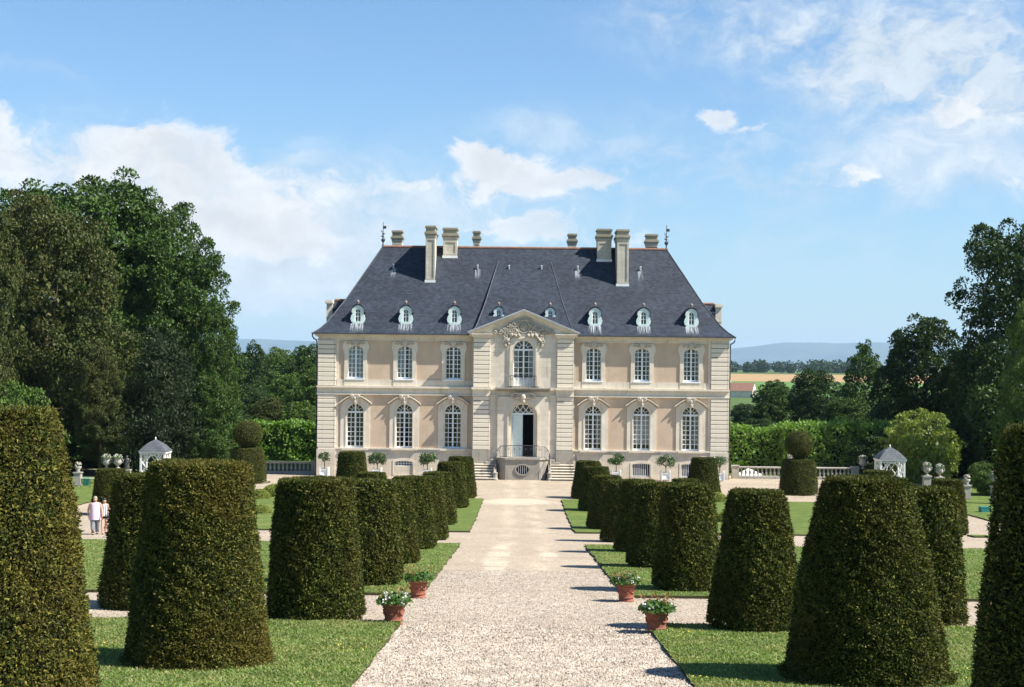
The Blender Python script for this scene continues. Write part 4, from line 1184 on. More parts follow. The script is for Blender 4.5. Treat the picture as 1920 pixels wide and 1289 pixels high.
# stone-fronted dormers on the two ends of the roof
for s in (-1, 1):
    xo = s * (HW + .22); yc = 6.5
    mb = MB(); a, b = sorted((xo, s * (HW - .25)))
    mb.box(a, b, yc - .85, yc + .85, Z_EAVE - .1, 13.15)
    a2, b2 = sorted((xo + s * .10, s * (HW - .3)))
    mb.box(a2, b2, yc - .98, yc + .98, 13.15, 13.30); mb.box(a2 + .05, b2 - .05, yc - .9, yc + .9, 13.30, 13.42)
    mb.box(a - .03, b + .03, yc - .88, yc + .88, 12.0, 12.08)
    d = mb.build('end_dormer', M['stone'], HOUSE)
    a, b = sorted((s * (HW - .26), s * (HW - 2.9)))
    rf = MB(); rf.add([(a, yc - .95, 12.75), (a, yc, 13.42), (a, yc + .95, 12.75), (b, yc - .95, 12.75), (b, yc, 13.42), (b, yc + .95, 12.75), (a, yc - .85, Z_EAVE), (a, yc + .85, Z_EAVE), (b, yc - .85, Z_EAVE), (b, yc + .85, Z_EAVE)],
           [(0, 1, 4, 3), (1, 2, 5, 4), (0, 3, 8, 6), (2, 7, 9, 5), (0, 6, 7, 2, 1), (3, 4, 5, 9, 8)])
    rf.build('dormer_roof', M['slate'], d)
    MB().tube([(a + .05, yc, 13.44), (b, yc, 13.44)], .12, 7).build('ridge_tiles', M['red_tile'], d)

# --- chimneys
def chimney(px0, px1, ptop, yc, dep, base_drop=0.0):
    Yd = 112 + yc
    k = Yd / F
    xa, xb = pix(px0, ptop, Yd)[0], pix(px1, ptop, Yd)[0]
    zt = pix((px0 + px1) / 2, ptop, Yd)[1]
    xa, xb = xa + .09, xb - .09
    y0, y1 = yc, yc + dep
    zb = min(roof_at(min(y0, 6.4)), roof_at(6.5 - abs(y1 - 6.5))) - .4
    mb = MB()
    mb.box(xa, xb, y0, y1, zb, zt - .82)
    o = mb.build('chimney', M['chimney'], HOUSE)
    pn = MB(); w_ = xb - xa
    if zt - zb > 2.2:
        frame_rect(pn, xa + .02, xb - .02, max(zb + .4, roof_at(y0) + .16), zt - 1.0, y0, .13 * min(1, w_), .045)
        MB().box(xa - .05, xb + .05, y0 - .06, y0 + .02, roof_at(y0) - .25, roof_at(y0) + .13).build('base_flashing', M['canvas'], o)
    pn.box(xa - .04, xb + .04, y0 - .05, y1 + .05, zt - .86, zt - .74)
    pn.build('panel_frame', M['chimney'], o)
    cp = MB()
    for (z0, z1, d) in ((-.74, -.62, .07), (-.62, -.50, .12), (-.50, -.42, .06), (-.42, -.12, .0), (-.12, -.04, .07), (-.04, .03, .03)):
        cp.box(xa - d, xb + d, y0 - d, y1 + d, zt + z0, zt + z1)
    cp.build('chimney_cap', M['lichen_stone'], o)
for a in ((796.5, 818.5, 424, 4.02, 2.2), (829, 859.5, 428, 5.75, 1.5), (733.5, 756, 433, 8.2, 1.0), (885.5, 902, 434, 9.0, .9),
          (1063.5, 1083, 439, 9.0, .9), (1118, 1149, 430, 5.60, 1.5), (1155, 1181.5, 431, 3.9, 2.4), (1210, 1235, 440, 8.2, 1.0)):
    chimney(*a)

# --- weather vanes on the ridge ends
for s in (-1, 1):
    x = s * (EX - HIPX); mb = MB()
    mb.lathe([(.14, 0), (.05, .12), (.05, .3), (.15, .4), (.16, .52), (.06, .62), (.04, .7), (.1, .78), (.04, .88), (.09, 1.0), (.03, 1.1), (.02, 1.9)], 8, (x, 6.5, RZ))
    for k in range(4):
        mb.tube([(x, 6.5, RZ + .5 + k * .2), (x + (-1) ** k * .16, 6.5, RZ + .58 + k * .2), (x + (-1) ** k * .12, 6.5, RZ + .66 + k * .2)], .028, 5)
    mb.box(x + .02, x + .25, 6.49, 6.51, RZ + 1.38, RZ + 1.60)
    mb.build('weather_vane', M['iron'], ROOF)

# --- steps and terrace before the door
pf = [(-1.9, AV), (-1.9, -1.75), (-1.65, -2.25), (-1.25, -2.62), (1.25, -2.62), (1.65, -2.25), (1.9, -1.75), (1.9, AV)]
TERR = MB().slab([(-2.0, AV - .23), (-2.0, -1.79), (-1.72, -2.33), (-1.28, -2.72), (1.28, -2.72), (1.72, -2.33), (2.0, -1.79), (2.0, AV - .23)], 1.50, 1.62).build('terrace', M['perron'], HOUSE)
mb = MB()
oc = [(math.cos(a), math.sin(a)) for a in np.linspace(0, 2 * math.pi, 25)[:-1]]
def sq(c_, s_):
    m_ = max(abs(c_), abs(s_)); return (c_ / m_, s_ / m_)
mb.ring([(1.25 * sq(*p)[0], .75 + .75 * sq(*p)[1]) for p in oc], [(.46 * p[0], .78 + .34 * p[1]) for p in oc], -2.62, -2.35, True)
for k in (0, 1, 2, 4, 5, 6):
    (xa, ya), (xb, yb) = pf[k], pf[k + 1]
    mb.add([(xa, ya, 0), (xb, yb, 0), (xb, yb, 1.5), (xa, ya, 1.5)], [(0, 1, 2, 3)])
mb.build('terrace_wall', M['perron'], TERR)
MB().ring([(.56 * p[0], .78 + .44 * p[1]) for p in oc], [(.46 * p[0], .78 + .34 * p[1]) for p in oc], -2.68, -2.5, True).build('oval_surround', M['perron'], TERR)
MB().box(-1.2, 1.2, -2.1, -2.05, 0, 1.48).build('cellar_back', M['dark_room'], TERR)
mb = MB()
for x in (-.3, -.15, 0, .15, .3): mb.tube([(x, -2.5, .78 - .34 * math.sqrt(1 - (x / .46) ** 2)), (x, -2.5, .78 + .34 * math.sqrt(1 - (x / .46) ** 2))], .03, 6)
mb.build('oval_bars', M['white_lattice'], TERR)
for s in (-1, 1):
    for k in range(6):
        a, b = sorted((s * 1.92, s * (3.95 - .03 * k)))
        st = MB().box(a, b, -3.15 + .36 * k, -.95, .18 * k - (.3 if k == 0 else 0), .18 * (k + 1) - .052).build('step', M['step_stone'], HOUSE)
        MB().chbox(a - .02, b + .02, -3.19 + .36 * k, -.955, .18 * (k + 1) - .05, .18 * (k + 1), .012).build('tread', M['stone'], st)
    for k in range(2):
        a, b = sorted((s * 1.91, s * (2.75 - .36 * k)))
        MB().chbox(a, b, -1.30, -.96, 1.083 + .18 * k, 1.26 + .18 * k, .02).build('step', M['perron'], HOUSE)
    # curled cheek wall at the foot of the flight
    mb = MB(); mb.lathe([(.20, 0), (.22, .05), (.20, .12), (.16, .2), (.16, .46), (.19, .52), (.19, .57), (.06, .60)], 14, (s * 1.98, -2.98, 0))
    mb.build('newel', M['perron'], HOUSE)
    cw = MB(); cw.add([(s * 1.915, -2.9, 0), (s * 1.915, -1.2, 0), (s * 1.915, -1.2, 1.5), (s * 1.915, -2.0, 1.2), (s * 1.915, -2.9, .5), (s * 2.1, -2.9, 0), (s * 2.1, -1.2, 0), (s * 2.1, -1.2, 1.5), (s * 2.1, -2.0, 1.2), (s * 2.1, -2.9, .5)],
           [(0, 1, 2, 3, 4), (9, 8, 7, 6, 5), (4, 3, 8, 9), (3, 2, 7, 8), (0, 4, 9, 5)])
    cw.build('cheek_wall', M['perron'], HOUSE)
def railing(path, h, name, spacing=.13):
    mb = MB()
    P = [Vector(p) for p in path]
    mb.tube([p + Vector((0, 0, h)) for p in P], .028, 6)
    mb.tube([p + Vector((0, 0, .08)) for p in P], .018, 5)
    for a, b in zip(P[:-1], P[1:]):
        n_ = max(1, int((b - a).length / spacing))
        for k in range(n_):
            q_ = a + (b - a) * k / n_
            mb.tube([q_, q_ + Vector((0, 0, h))], .011, 4)
            if k % 3 == 1:
                rg = [q_ + Vector(((b - a).normalized().x * .06 * math.cos(w), (b - a).normalized().y * .06 * math.cos(w), h * .72 + .07 * math.sin(w))) for w in np.linspace(0, 6.28, 9)]
                mb.tube(rg, .01, 4)
    return mb.build(name, M['iron'], HOUSE)
railing([(-1.15, -2.58, 1.62), (1.15, -2.58, 1.62)], .92, 'terrace_railing')
for s in (-1, 1):
    railing([(s * 1.15, -2.58, 1.62), (s * 1.6, -2.3, 1.62), (s * 1.92, -2.25, 1.25), (s * 2.02, -2.6, .8), (s * 2.0, -2.98, .62)], .86, 'stair_railing')
    railing([(s * 3.95, -1.0, 1.05), (s * 3.98, -1.8, .62), (s * 4.0, -2.6, .2)], .8, 'stair_railing')
railing([(-.95, AV - .05, 6.76), (-.95, AV - .5, 6.76), (.95, AV - .5, 6.76), (.95, AV - .05, 6.76)], .88, 'balcony_railing', .11)

# ------------------------------------------------------------------ foliage
RNG = np.random.default_rng(42)
def unit(a):
    return a / np.maximum(1e-9, np.linalg.norm(a, axis=1, keepdims=True))
def leaves(P, N, size, aspect=0.45, out=0.35, up=0.15, rng=RNG):
    """one diamond leaf per point; out: how much leaves point along the surface normal"""
    n = len(P)
    d = rng.normal(size=(n, 3))
    t_ = unit(d - N * np.sum(d * N, axis=1, keepdims=True))
    a = unit(t_ * (1 - out) + N * out + np.array([0, 0, up]) + rng.normal(scale=.25, size=(n, 3)))
    nn = unit(N + rng.normal(scale=.55, size=(n, 3)))
    b = unit(np.cross(a, nn))
    L = (size * rng.uniform(.65, 1.3, size=(n, 1)))
    V = np.empty((n, 4, 3), dtype=np.float32)
    V[:, 0] = P
    V[:, 1] = P + a * L * .5 + b * L * aspect * .5
    V[:, 2] = P + a * L
    V[:, 3] = P + a * L * .5 - b * L * aspect * .5
    return V.reshape(-1, 3)

def needles(P, N, size, aspect=0.4, out=0.4, up=0.1, rng=RNG):
    V = leaves(P, N, size, aspect, out, up, rng).reshape(-1, 4, 3)
    T_ = np.stack([V[:, 1], V[:, 2], V[:, 3]], 1)
    T_[:, 0] += (V[:, 0] - (V[:, 1] + V[:, 3]) / 2); T_[:, 2] += (V[:, 0] - (V[:, 1] + V[:, 3]) / 2)
    return T_.reshape(-1, 3)

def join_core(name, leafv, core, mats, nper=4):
    """leaves plus a near-black core painting the shade between them, in one mesh"""
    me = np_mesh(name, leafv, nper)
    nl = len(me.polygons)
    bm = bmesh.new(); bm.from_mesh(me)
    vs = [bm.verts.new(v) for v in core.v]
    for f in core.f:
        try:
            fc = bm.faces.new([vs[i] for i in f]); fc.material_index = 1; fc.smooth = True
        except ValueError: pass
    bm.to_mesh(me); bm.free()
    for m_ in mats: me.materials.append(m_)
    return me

def lumps(a, z, ph, amp):
    return amp * (np.sin(3 * a + ph + 1.7 * z) * .5 + np.sin(7 * a - 2.3 * z + ph * 2) * .35 + np.sin(13 * a + 5.1 * z + ph) * .25 + np.sin(4.3 * z + 2 * a + ph) * .4)

def yew_mesh(rb, rt, h, count, leaf, seed, mat, bulge=1.3):
    rng = np.random.default_rng(seed)
    ph = rng.uniform(0, 6.28)
    def rad(s): return np.where(s < .035, rb * (0.93 + 2 * s), 1) * (rb - (rb - rt) * np.power(s, bulge)) - np.where(s > .955, (s - .955) * 1.0, 0)
    lat = 2 * math.pi * (rb + rt) / 2 * h; top = math.pi * rt * rt
    n_top = int(count * top / (lat + top)); n_lat = count - n_top
    s = rng.uniform(0, 1, n_lat * 2); keep = rng.uniform(0, 1, n_lat * 2) < rad(s) / rb
    s = s[keep][:n_lat]; n_lat = len(s)
    a = rng.uniform(0, 2 * math.pi, n_lat)
    r = rad(s) + lumps(a, s * h, ph, .026) + lumps(np.round(a * 4) , s * h * 5, ph, .010) + lumps(a * 5, s * h * 9, ph, .020) + rng.normal(scale=leaf * .45, size=n_lat) - leaf * .6
    r = np.where(s < .04, r - rng.uniform(0, .10, n_lat), r)
    P1 = np.stack([r * np.cos(a), r * np.sin(a), s * h + rng.uniform(-.02, .02, n_lat)], 1)
    slope = (rb - rt) / h
    N1 = unit(np.stack([np.cos(a), np.sin(a), np.full(n_lat, slope)], 1))
    rr = rt * .97 * np.sqrt(rng.uniform(0, 1, n_top)); a2 = rng.uniform(0, 2 * math.pi, n_top)
    zz = h - leaf * .45 + lumps(a2, rr * 2, ph, .012) - np.where(rr > rt * .9, (rr - rt * .9) * .5, 0) + rng.normal(scale=leaf * .2, size=n_top)
    P2 = np.stack([rr * np.cos(a2), rr * np.sin(a2), zz], 1)
    N2 = np.tile([0, 0, 1.0], (n_top, 1))
    lv = needles(np.concatenate([P1, P2]), np.concatenate([N1, N2]), leaf, .55, .45, .12, rng)
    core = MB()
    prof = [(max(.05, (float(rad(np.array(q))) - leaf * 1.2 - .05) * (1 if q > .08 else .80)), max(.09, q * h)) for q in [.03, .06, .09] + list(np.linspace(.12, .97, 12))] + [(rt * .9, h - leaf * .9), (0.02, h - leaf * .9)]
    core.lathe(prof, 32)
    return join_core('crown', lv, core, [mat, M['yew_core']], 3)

trunk_me = MB().lathe([(.16, -.15), (.13, .05), (.11, .3)], 8).mesh('trunk', True); trunk_me.materials.append(M['bark'])
YEWS = []
yew_cache = {}
def yew(px, pyb, wb, wt, ptop, label, group, Y=None, count=0, leaf=.05, seed=0, mat='yew', X=None, ztop=None, rb=None, rt=None, bulge=1.3):
    if Y is None:
        x, yf = on_ground(px, pyb)
        r = wb / 2 / F * yf
        y = yf + r * .9
        x = pix(px, pyb, y)[0]
    else:
        y = Y; x = pix(px, PY + 200, y)[0] if X is None else X
        r = rb if rb else wb / 2 / F * y
    g = G(y) + (LAWN_T if any(a < x < b and c < y < d for a, b, c, d in PLOTS) else 0.0)
    top = pix(px, ptop, y)[1] if ztop is None else ztop
    h = top - g
    tr = rt if rt else wt / 2 / F * y
    e = empty('clipped_yew', (x, y, g))
    tag(e, label, 'topiary', group)
    if count:
        me = yew_mesh(r, tr, h, count, leaf, seed, M[mat], bulge)
        o = bpy.data.objects.new('crown', me); C.objects.link(o); o.parent = e
    else:
        key = seed % 3
        if key not in yew_cache:
            yew_cache[key] = yew_mesh(.95, .66, 2.5, 36000, .062, 100 + key, M['yew'], 1.05)
        o = bpy.data.objects.new('crown', yew_cache[key]); C.objects.link(o); o.parent = e
        o.scale = (r / .95, r / .95, h / 2.5)
        o.rotation_euler = (0, 0, seed * 1.3)
    tk = bpy.data.objects.new('trunk', trunk_me); C.objects.link(tk); tk.parent = e
    YEWS.append((x, y, r))
    return e

gl_, gr_ = 'clipped yews left of the gravel path', 'clipped yews right of the gravel path'
go_l, go_r = 'outer clipped yews on the left', 'outer clipped yews on the right'
yew(-35, 0, 0, 0, 768, 'tall bronzed clipped yew cut off by the left edge of the picture', gl_, Y=14.3, X=-5.30, rb=1.25, rt=.75, ztop=pix(60, 768, 14.3)[1], count=130000, leaf=.035, seed=1, mat='yew_near', bulge=1.05)
yew(371, 1266, 280, 186, 868, 'large clipped yew, second from the camera in the row left of the path', gl_, count=125000, leaf=.038, seed=2, mat='yew_near', bulge=1.0)
yew(590, 1170, 189, 142, 899, 'dark clipped yew beside the nearest left flower pot, third from the camera', gl_, count=70000, leaf=.048, seed=3, bulge=1.0)
yew(686, 1104, 140, 108, 902, 'clipped yew behind the left pot with orange flowers, fourth in the left row', gl_, count=40000, leaf=.06, seed=4)
yew(731, 1063, 113, 80, 903, 'fifth clipped yew from the camera in the row left of the path', gl_, seed=5)
yew(770, 1034, 98, 66, 895, 'sixth clipped yew from the camera in the row left of the path', gl_, seed=6)
yew(800, 1014, 84, 58, 895, 'seventh clipped yew of the left row, standing on the gravel crossing', gl_, seed=7)
yew(819, 988, 76, 52, 886, 'eighth clipped yew from the camera in the row left of the path', gl_, seed=8)
yew(845, 956, 68, 54, 867, 'second last clipped yew before the court in the left row', gl_, seed=9)
yew(863, 936, 63, 48, 857, 'last clipped yew of the left row, nearest the chateau steps', gl_, seed=10)
yew(0, 0, 0, 0, 800, 'nearly black clipped yew cut off by the right edge of the picture', gr_, Y=14.3, X=5.42, rb=1.20, rt=.82, ztop=pix(1900, 800, 14.3)[1], count=100000, leaf=.040, seed=11, mat='yew', bulge=1.25)
yew(1622, 1300, 308, 158, 898, 'largest clipped yew on the right, tapering, bottom cut by the picture edge', gr_, count=125000, leaf=.039, seed=12, mat='yew', bulge=1.5)
yew(1416, 1193, 186, 102, 921, 'clipped yew behind the near right flower pot, narrow topped', gr_, count=70000, leaf=.048, seed=13, bulge=1.1)
yew(1287, 1115, 130, 90, 909, 'clipped yew right of the far right flower pot, fourth in the right row', gr_, count=40000, leaf=.06, seed=14)
yew(1225, 1070, 104, 74, 906, 'fifth clipped yew from the camera in the row right of the path', gr_, seed=15)
yew(1196, 1040, 92, 62, 901, 'sixth clipped yew from the camera in the row right of the path', gr_, seed=16)
yew(1167, 1018, 84, 58, 901, 'seventh clipped yew of the right row, standing on the gravel crossing', gr_, seed=17)
yew(1137, 996, 76, 58, 893, 'eighth clipped yew from the camera in the row right of the path', gr_, seed=18)
yew(1117, 962, 68, 52, 876, 'second last clipped yew before the court in the right row', gr_, seed=19)
yew(1102, 937, 63, 50, 865, 'last clipped yew of the right row, nearest the chateau steps', gr_, seed=20)
yew(279, 1146, 186, 124, 891, 'shadowed clipped yew just right of the two walkers', go_l, count=46000, leaf=.056, seed=21)
yew(1731, 1181, 158, 116, 916, 'clipped yew half hidden behind the largest yew on the right', go_r, count=46000, leaf=.056, seed=22)
yew(208, 0, 74, 58, 880, 'clipped yew behind the two walkers, below the pair of white urns', go_l, Y=78, seed=23)
yew(1776, 1005, 78, 50, 900, 'clipped yew below the right pair of stone urns', go_r, seed=24)
yew(325, 0, 62, 50, 861, 'clipped yew top showing just right of the left lattice pavilion', go_l, Y=92, seed=25)
yew(1647, 0, 74, 62, 883, 'clipped yew top in front of the right lattice pavilion', go_r, Y=86, seed=26)
yew(660, 0, 68, 50, 848, 'clipped yew standing before the left wing of the chateau', go_l, Y=92, seed=27)
yew(1319, 929, 66, 52, 859, 'clipped yew standing before the right wing of the chateau', go_r, seed=28)
yew(697, 0, 76, 58, 887, 'low clipped yew top in front of the left wing tubs', go_l, Y=76, seed=29)
yew(1286, 0, 72, 54, 899, 'low clipped yew top in front of the right wing tubs', go_r, Y=76, seed=30)

# yews with a ball on a drum
def ball_yew(px, pyb, wb, ptop_drum, pball, rball, label):
    x, yf = on_ground(px, pyb); r = wb / 2 / F * yf; y = yf + r * .9
    x = pix(px, pyb, y)[0]; g = G(y)
    e = empty('ball_topped_yew', (x, y, g)); tag(e, label, 'topiary', 'ball topped yews at the court corners')
    h = pix(px, ptop_drum, y)[1] - g
    me = yew_mesh(r, r * .82, h, 24000, .065, 60 + int(px), M['ball_yew'], 2.6)
    o = bpy.data.objects.new('drum', me); C.objects.link(o); o.parent = e
    rb = rball / F * y; zc = pix(px, pball, y)[1] - g
    rng = np.random.default_rng(int(px)); n_ = 9000
    N = unit(rng.normal(size=(n_, 3)))
    P = N * np.array([rb * 1.06, rb * 1.06, rb * .98]) * (1 + rng.normal(scale=.015, size=(n_, 1))) - N * .03
    P[:, 2] += zc
    core = MB().ball((0, 0, zc), rb * .95, 1.04, 1.04, .97, 20, 12)
    ob = bpy.data.objects.new('ball', join_core('ball', leaves(P, N, .075, .5, .35, .1, rng), core, [M['ball_yew'], M['yew_core']])); C.objects.link(ob); ob.parent = e
    n_ = 1500; a = rng.uniform(0, 6.28, n_); s = rng.uniform(0, 1, n_); rr = rb * (.32 + .12 * np.abs(s - .5) * 2)
    zz = h - .1 + s * (zc - rb * .9 - h + .25)
    P = np.stack([rr * np.cos(a), rr * np.sin(a), zz], 1); N = np.stack([np.cos(a), np.sin(a), a * 0], 1)
    core = MB().lathe([(rb * .34, h - .2), (rb * .26, (h + zc - rb) / 2), (rb * .34, zc - rb * .8)], 12)
    on = bpy.data.objects.new('neck', join_core('neck', leaves(P, N, .075, .5, .35, .1, rng), core, [M['ball_yew'], M['yew_core']])); C.objects.link(on); on.parent = e
    tk = bpy.data.objects.new('trunk', trunk_me); C.objects.link(tk); tk.parent = e
ball_yew(464, 908, 69, 840, 814, 26, 'yew drum topped by a ball at the left end of the court')
ball_yew(1497, 930, 71, 862, 833, 25, 'yew drum topped by a ball at the right end of the court')

# low box domes in the plots
def dome_mesh(seed, mat):
    rng = np.random.default_rng(seed); n_ = 5000
    N = unit(rng.normal(size=(n_, 3))); N[:, 2] = np.abs(N[:, 2])
    P = N * np.array([1, 1, .8]) * (1 + rng.normal(scale=.02, size=(n_, 1)))
    return join_core('crown', leaves(P, N, .09, .6, .35, .1, rng), MB().ball((0, 0, 0), .95, 1, 1, .8, 16, 10), [mat, M['yew_core']])
dm = dome_mesh(5, M['box'])
for (px, pyb, w, lab) in ((483, 938, 40, 'yellow green box dome beside the second left yew, farther one'), (488, 966, 36, 'yellow green box dome beside the second left yew, nearer one'), (512, 934, 52, 'dark green low box dome left of the third left yew'),
                          (1346, 944, 40, 'green box dome below the yew before the right wing'), (1362, 982, 42, 'yellow green box dome left of the narrow topped right yew')):
    x, y = on_ground(px, pyb)
    r = w / 2 / F * y
    o = bpy.data.objects.new('box_dome', dm); C.objects.link(o)
    o.location = (x, y + r, G(y + r) + LAWN_T); o.scale = (r, r, r * 1.0); o.rotation_euler = (0, 0, px)
    tag(o, lab, 'box plant', 'low clipped box domes')

# ------------------------------------------------------------------ trees
def tree_crown(lobes, clumps, per, leaf, seed, cr=(.7, 1.3), fill=.12, flat=.75, aspect=.55, up=.1, out=.3):
    rng = np.random.default_rng(seed)
    L = np.array(lobes)
    w = (L[:, 3] * L[:, 4] + L[:, 3] * L[:, 5] + L[:, 4] * L[:, 5]); w = w / w.sum()
    cs = []
    tries = 0
    while len(cs) < clumps and tries < clumps * 20:
        tries += 1
        k = rng.choice(len(L), p=w)
        d = rng.normal(size=3); d /= np.linalg.norm(d)
        f = rng.uniform(.72, 1.04) if rng.uniform() < .85 else rng.uniform(.4, .8)
        p = L[k, :3] + d * L[k, 3:6] * f
        q = ((p - L[:, :3]) / L[:, 3:6]); q = np.sqrt((q * q).sum(1))
        if (np.delete(q, k) < .68).any(): continue
        cs.append((p, d))
    cs_p = np.array([c[0] for c in cs]); cs_d = np.array([c[1] for c in cs])
    rad = rng.uniform(cr[0], cr[1], len(cs))
    n_ = len(cs) * per
    idx = np.repeat(np.arange(len(cs)), per)
    d = unit(rng.normal(size=(n_, 3)) + cs_d[idx] * .55 + np.array([0, 0, .35]))
    sh = rng.uniform(.45, 1.0, (n_, 1)) ** .6
    P = cs_p[idx] + d * rad[idx][:, None] * sh * np.array([1, 1, flat])
    N = unit(d + np.array([0, 0, .4]) + rng.normal(scale=.3, size=(n_, 3)))
    V = leaves(P, N, leaf, aspect, out, up, rng)
    if fill > 0:
        m_ = int(n_ * fill)
        k = rng.choice(len(L), m_, p=w)
        dd = unit(rng.normal(size=(m_, 3))) * (rng.uniform(.3, .72, (m_, 1)))
        P2 = L[k, :3] + dd * L[k, 3:6]
        V = np.concatenate([V, leaves(P2, unit(dd), leaf * 1.6, .7, .2, 0, rng)])
    return np_mesh('crown', V), cs_p

def limb_mesh(H, base, r0, targets, seed, lean=0.0):
    rng = random.Random(seed); mb = MB()
    top = Vector((lean, 0, H * .62))
    pts = [Vector((0, 0, -.3)), Vector((lean * .1, .05, base * .5)), Vector((lean * .3, -.05, base)), Vector((lean * .7, .1, H * .42)), top]
    mb.tube(pts, [r0 * 1.35, r0, r0 * .85, r0 * .55, r0 * .2], 8)
    for tg in targets:
        z0 = rng.uniform(base * .9, H * .5); f_ = (z0 + .3) / (H * .62)
        s0 = Vector((lean * f_, 0, z0)); e_ = Vector(tg)
        mid = s0.lerp(e_, .5) + Vector((rng.uniform(-.5, .5), rng.uniform(-.5, .5), rng.uniform(0, .8)))
        mb.tube([s0, s0.lerp(mid, .6), mid, mid.lerp(e_, .6), e_], [r0 * .36, r0 * .28, r0 * .2, r0 * .12, r0 * .04], 5)
    return mb.mesh('trunk', True)

PROTO = {}
def proto(key, H, Wd, lobes, clumps, per, leaf, seed, base, r0, cr=(.7, 1.3), fill=.12, flat=.75, limbs=9, **kw):
    cm, cs_p = tree_crown(lobes, clumps, per, leaf, seed, cr, fill, flat, **kw)
    rng = random.Random(seed)
    tg = [tuple(cs_p[rng.randrange(len(cs_p))]) for _ in range(limbs)]
    tm = limb_mesh(H, base, r0, tg, seed); tm.materials.append(M['bark'])
    cm.materials.append(M['broad'])
    PROTO[key] = (cm, tm, H, Wd)

# a 20 m broad tree, foliage nearly to the ground
proto('oak', 20, 16, [(0, 0, 12.5, 6.2, 6.2, 6.4), (-3.2, 1, 8.5, 4.6, 4.6, 4.6), (3.6, -.6, 8.6, 4.4, 4.4, 4.8), (.6, -3.2, 7.6, 4.2, 4.2, 4.4), (1.4, 1.5, 15.4, 4, 4, 4.4), (-1.8, -1.2, 14.6, 4, 4, 4.2),
                     (4.2, -1, 4.6, 3.6, 3.6, 3.4), (-4.3, -1, 4.4, 3.6, 3.6, 3.2), (0, -3.6, 3.8, 4, 3.4, 3.2)], 520, 150, .28, 1, 3.0, .42, (.6, 1.15), .04)
proto('lime', 17, 11, [(0, 0, 10.5, 4.4, 4.4, 6.2), (-2.3, -.6, 6.2, 3.4, 3.4, 4.2), (2.4, -.8, 6.4, 3.4, 3.4, 4.4), (.2, -2.4, 4.4, 3.2, 2.8, 3.6), (.4, .3, 13.4, 2.8, 2.8, 3.4)], 400, 135, .24, 2, 2.2, .34, (.5, .95), .04, .6)
proto('conifer', 10, 6.2, [(0, 0, 3.0, 3.0, 3.0, 3.0), (0, 0, 5.4, 2.4, 2.4, 3.0), (0, 0, 7.6, 1.5, 1.5, 2.3)], 330, 80, .24, 3, 1.0, .22, (.35, .7), .15, 1.3, 7, aspect=.25, up=.75, out=.2)
proto('mid', 12, 9, [(0, 0, 7.4, 3.4, 3.4, 4.2), (-2.0, .4, 5.0, 2.7, 2.7, 3.2), (2.2, -.5, 5.2, 2.6, 2.6, 3.4), (.2, -1.8, 3.6, 2.9, 2.5, 3.0), (.8, .2, 9.4, 2.1, 2.1, 2.4)], 330, 120, .25, 4, 1.4, .24, (.45, .9), .05)
proto('airy', 12, 7.5, [(0, 0, 7.6, 2.6, 2.6, 4.0), (-1.6, .4, 5.2, 2.0, 2.0, 2.9), (1.7, -.4, 6.2, 2.0, 2.0, 3.2), (.4, .2, 9.8, 1.6, 1.6, 2.1), (0, -1.0, 3.4, 2.3, 2.1, 2.6)], 210, 75, .28, 5, 1.6, .16, (.45, .85), .05)
proto('shrub', 4.6, 6.0, [(0, 0, 2.4, 2.5, 2.5, 2.0), (-1.3, -.3, 1.8, 1.6, 1.6, 1.5), (1.3, -.3, 2.0, 1.7, 1.7, 1.6), (.2, -.8, 1.2, 2.2, 1.6, 1.2)], 230, 80, .17, 6, .6, .1, (.3, .6), .12, .45)
proto('poplar', 18, 5.0, [(0, 0, 9, 1.9, 1.9, 8.6), (.3, 0, 12, 1.6, 1.6, 5.6), (-.3, 0, 6, 2.2, 2.2, 5.4)], 160, 60, .5, 7, 1.5, .3, (.5, .95), .2, 1.6, 4, up=.5)

def tree_at(key, name, px, Y, ptop, wpx, mat, label, group=None, rz=None, cat='tree', base=None):
    cm, tm, H, Wd = PROTO[key]
    x, zt = pix(px, ptop, Y)
    g = G(Y) - .1
    sz = (zt - g) / (H + .2); sxy = (wpx / F * Y) / Wd
    e = empty(name, (x, Y, g), (rz if rz is not None else (px * .37) % 6.28))
    tag(e, label, cat, group)
    for nm, me in (('crown', cm), ('trunk', tm)):
        o = bpy.data.objects.new(nm, me); C.objects.link(o); o.parent = e
        o.scale = (sxy, sxy, sz)
        if nm == 'crown':
            o.material_slots[0].link = 'OBJECT'; o.material_slots[0].material = M[mat]
    return e

gL, gR, gW = 'trees on the left of the garden', 'trees on the right of the garden', 'wood behind the chateau'
tree_at('oak', 'broad_tree', 160, 124, 306, 430, 'broad', 'tallest dark green tree rising above the left trees against the sky', gL, .4)
tree_at('oak', 'broad_tree', 20, 128, 345, 330, 'broad', 'green tree behind the olive tree at the left picture edge', gL, 2.2)
tree_at('oak', 'broad_tree', 262, 126, 352, 300, 'broad', 'green tree stepping down between the tallest tree and the rounded tree', gL, 5.4)
tree_at('oak', 'broad_tree', 334, 122, 428, 276, 'broad', 'rounded green tree whose outline slopes down towards the chateau', gL, 4.4)
tree_at('lime', 'broad_tree', 405, 118, 560, 105, 'broad', 'small dark green tree closing the left trees beside the sky', gL, 1.4)
tree_at('oak', 'olive_tree', 90, 112, 352, 320, 'olive', 'olive brown tree in front of the left trees', gL, 3.5)
tree_at('lime', 'olive_tree', -25, 106, 385, 170, 'olive', 'olive brown tree cut off by the left picture edge', gL, 5.0)
tree_at('lime', 'olive_tree', 190, 108, 640, 110, 'olive', 'olive green young tree behind the left pair of white urns', gL, 2.7)
tree_at('conifer', 'yew_tree', 303, 110, 618, 185, 'conifer', 'dark unclipped yew tree behind the left lattice pavilion', gL, .2)
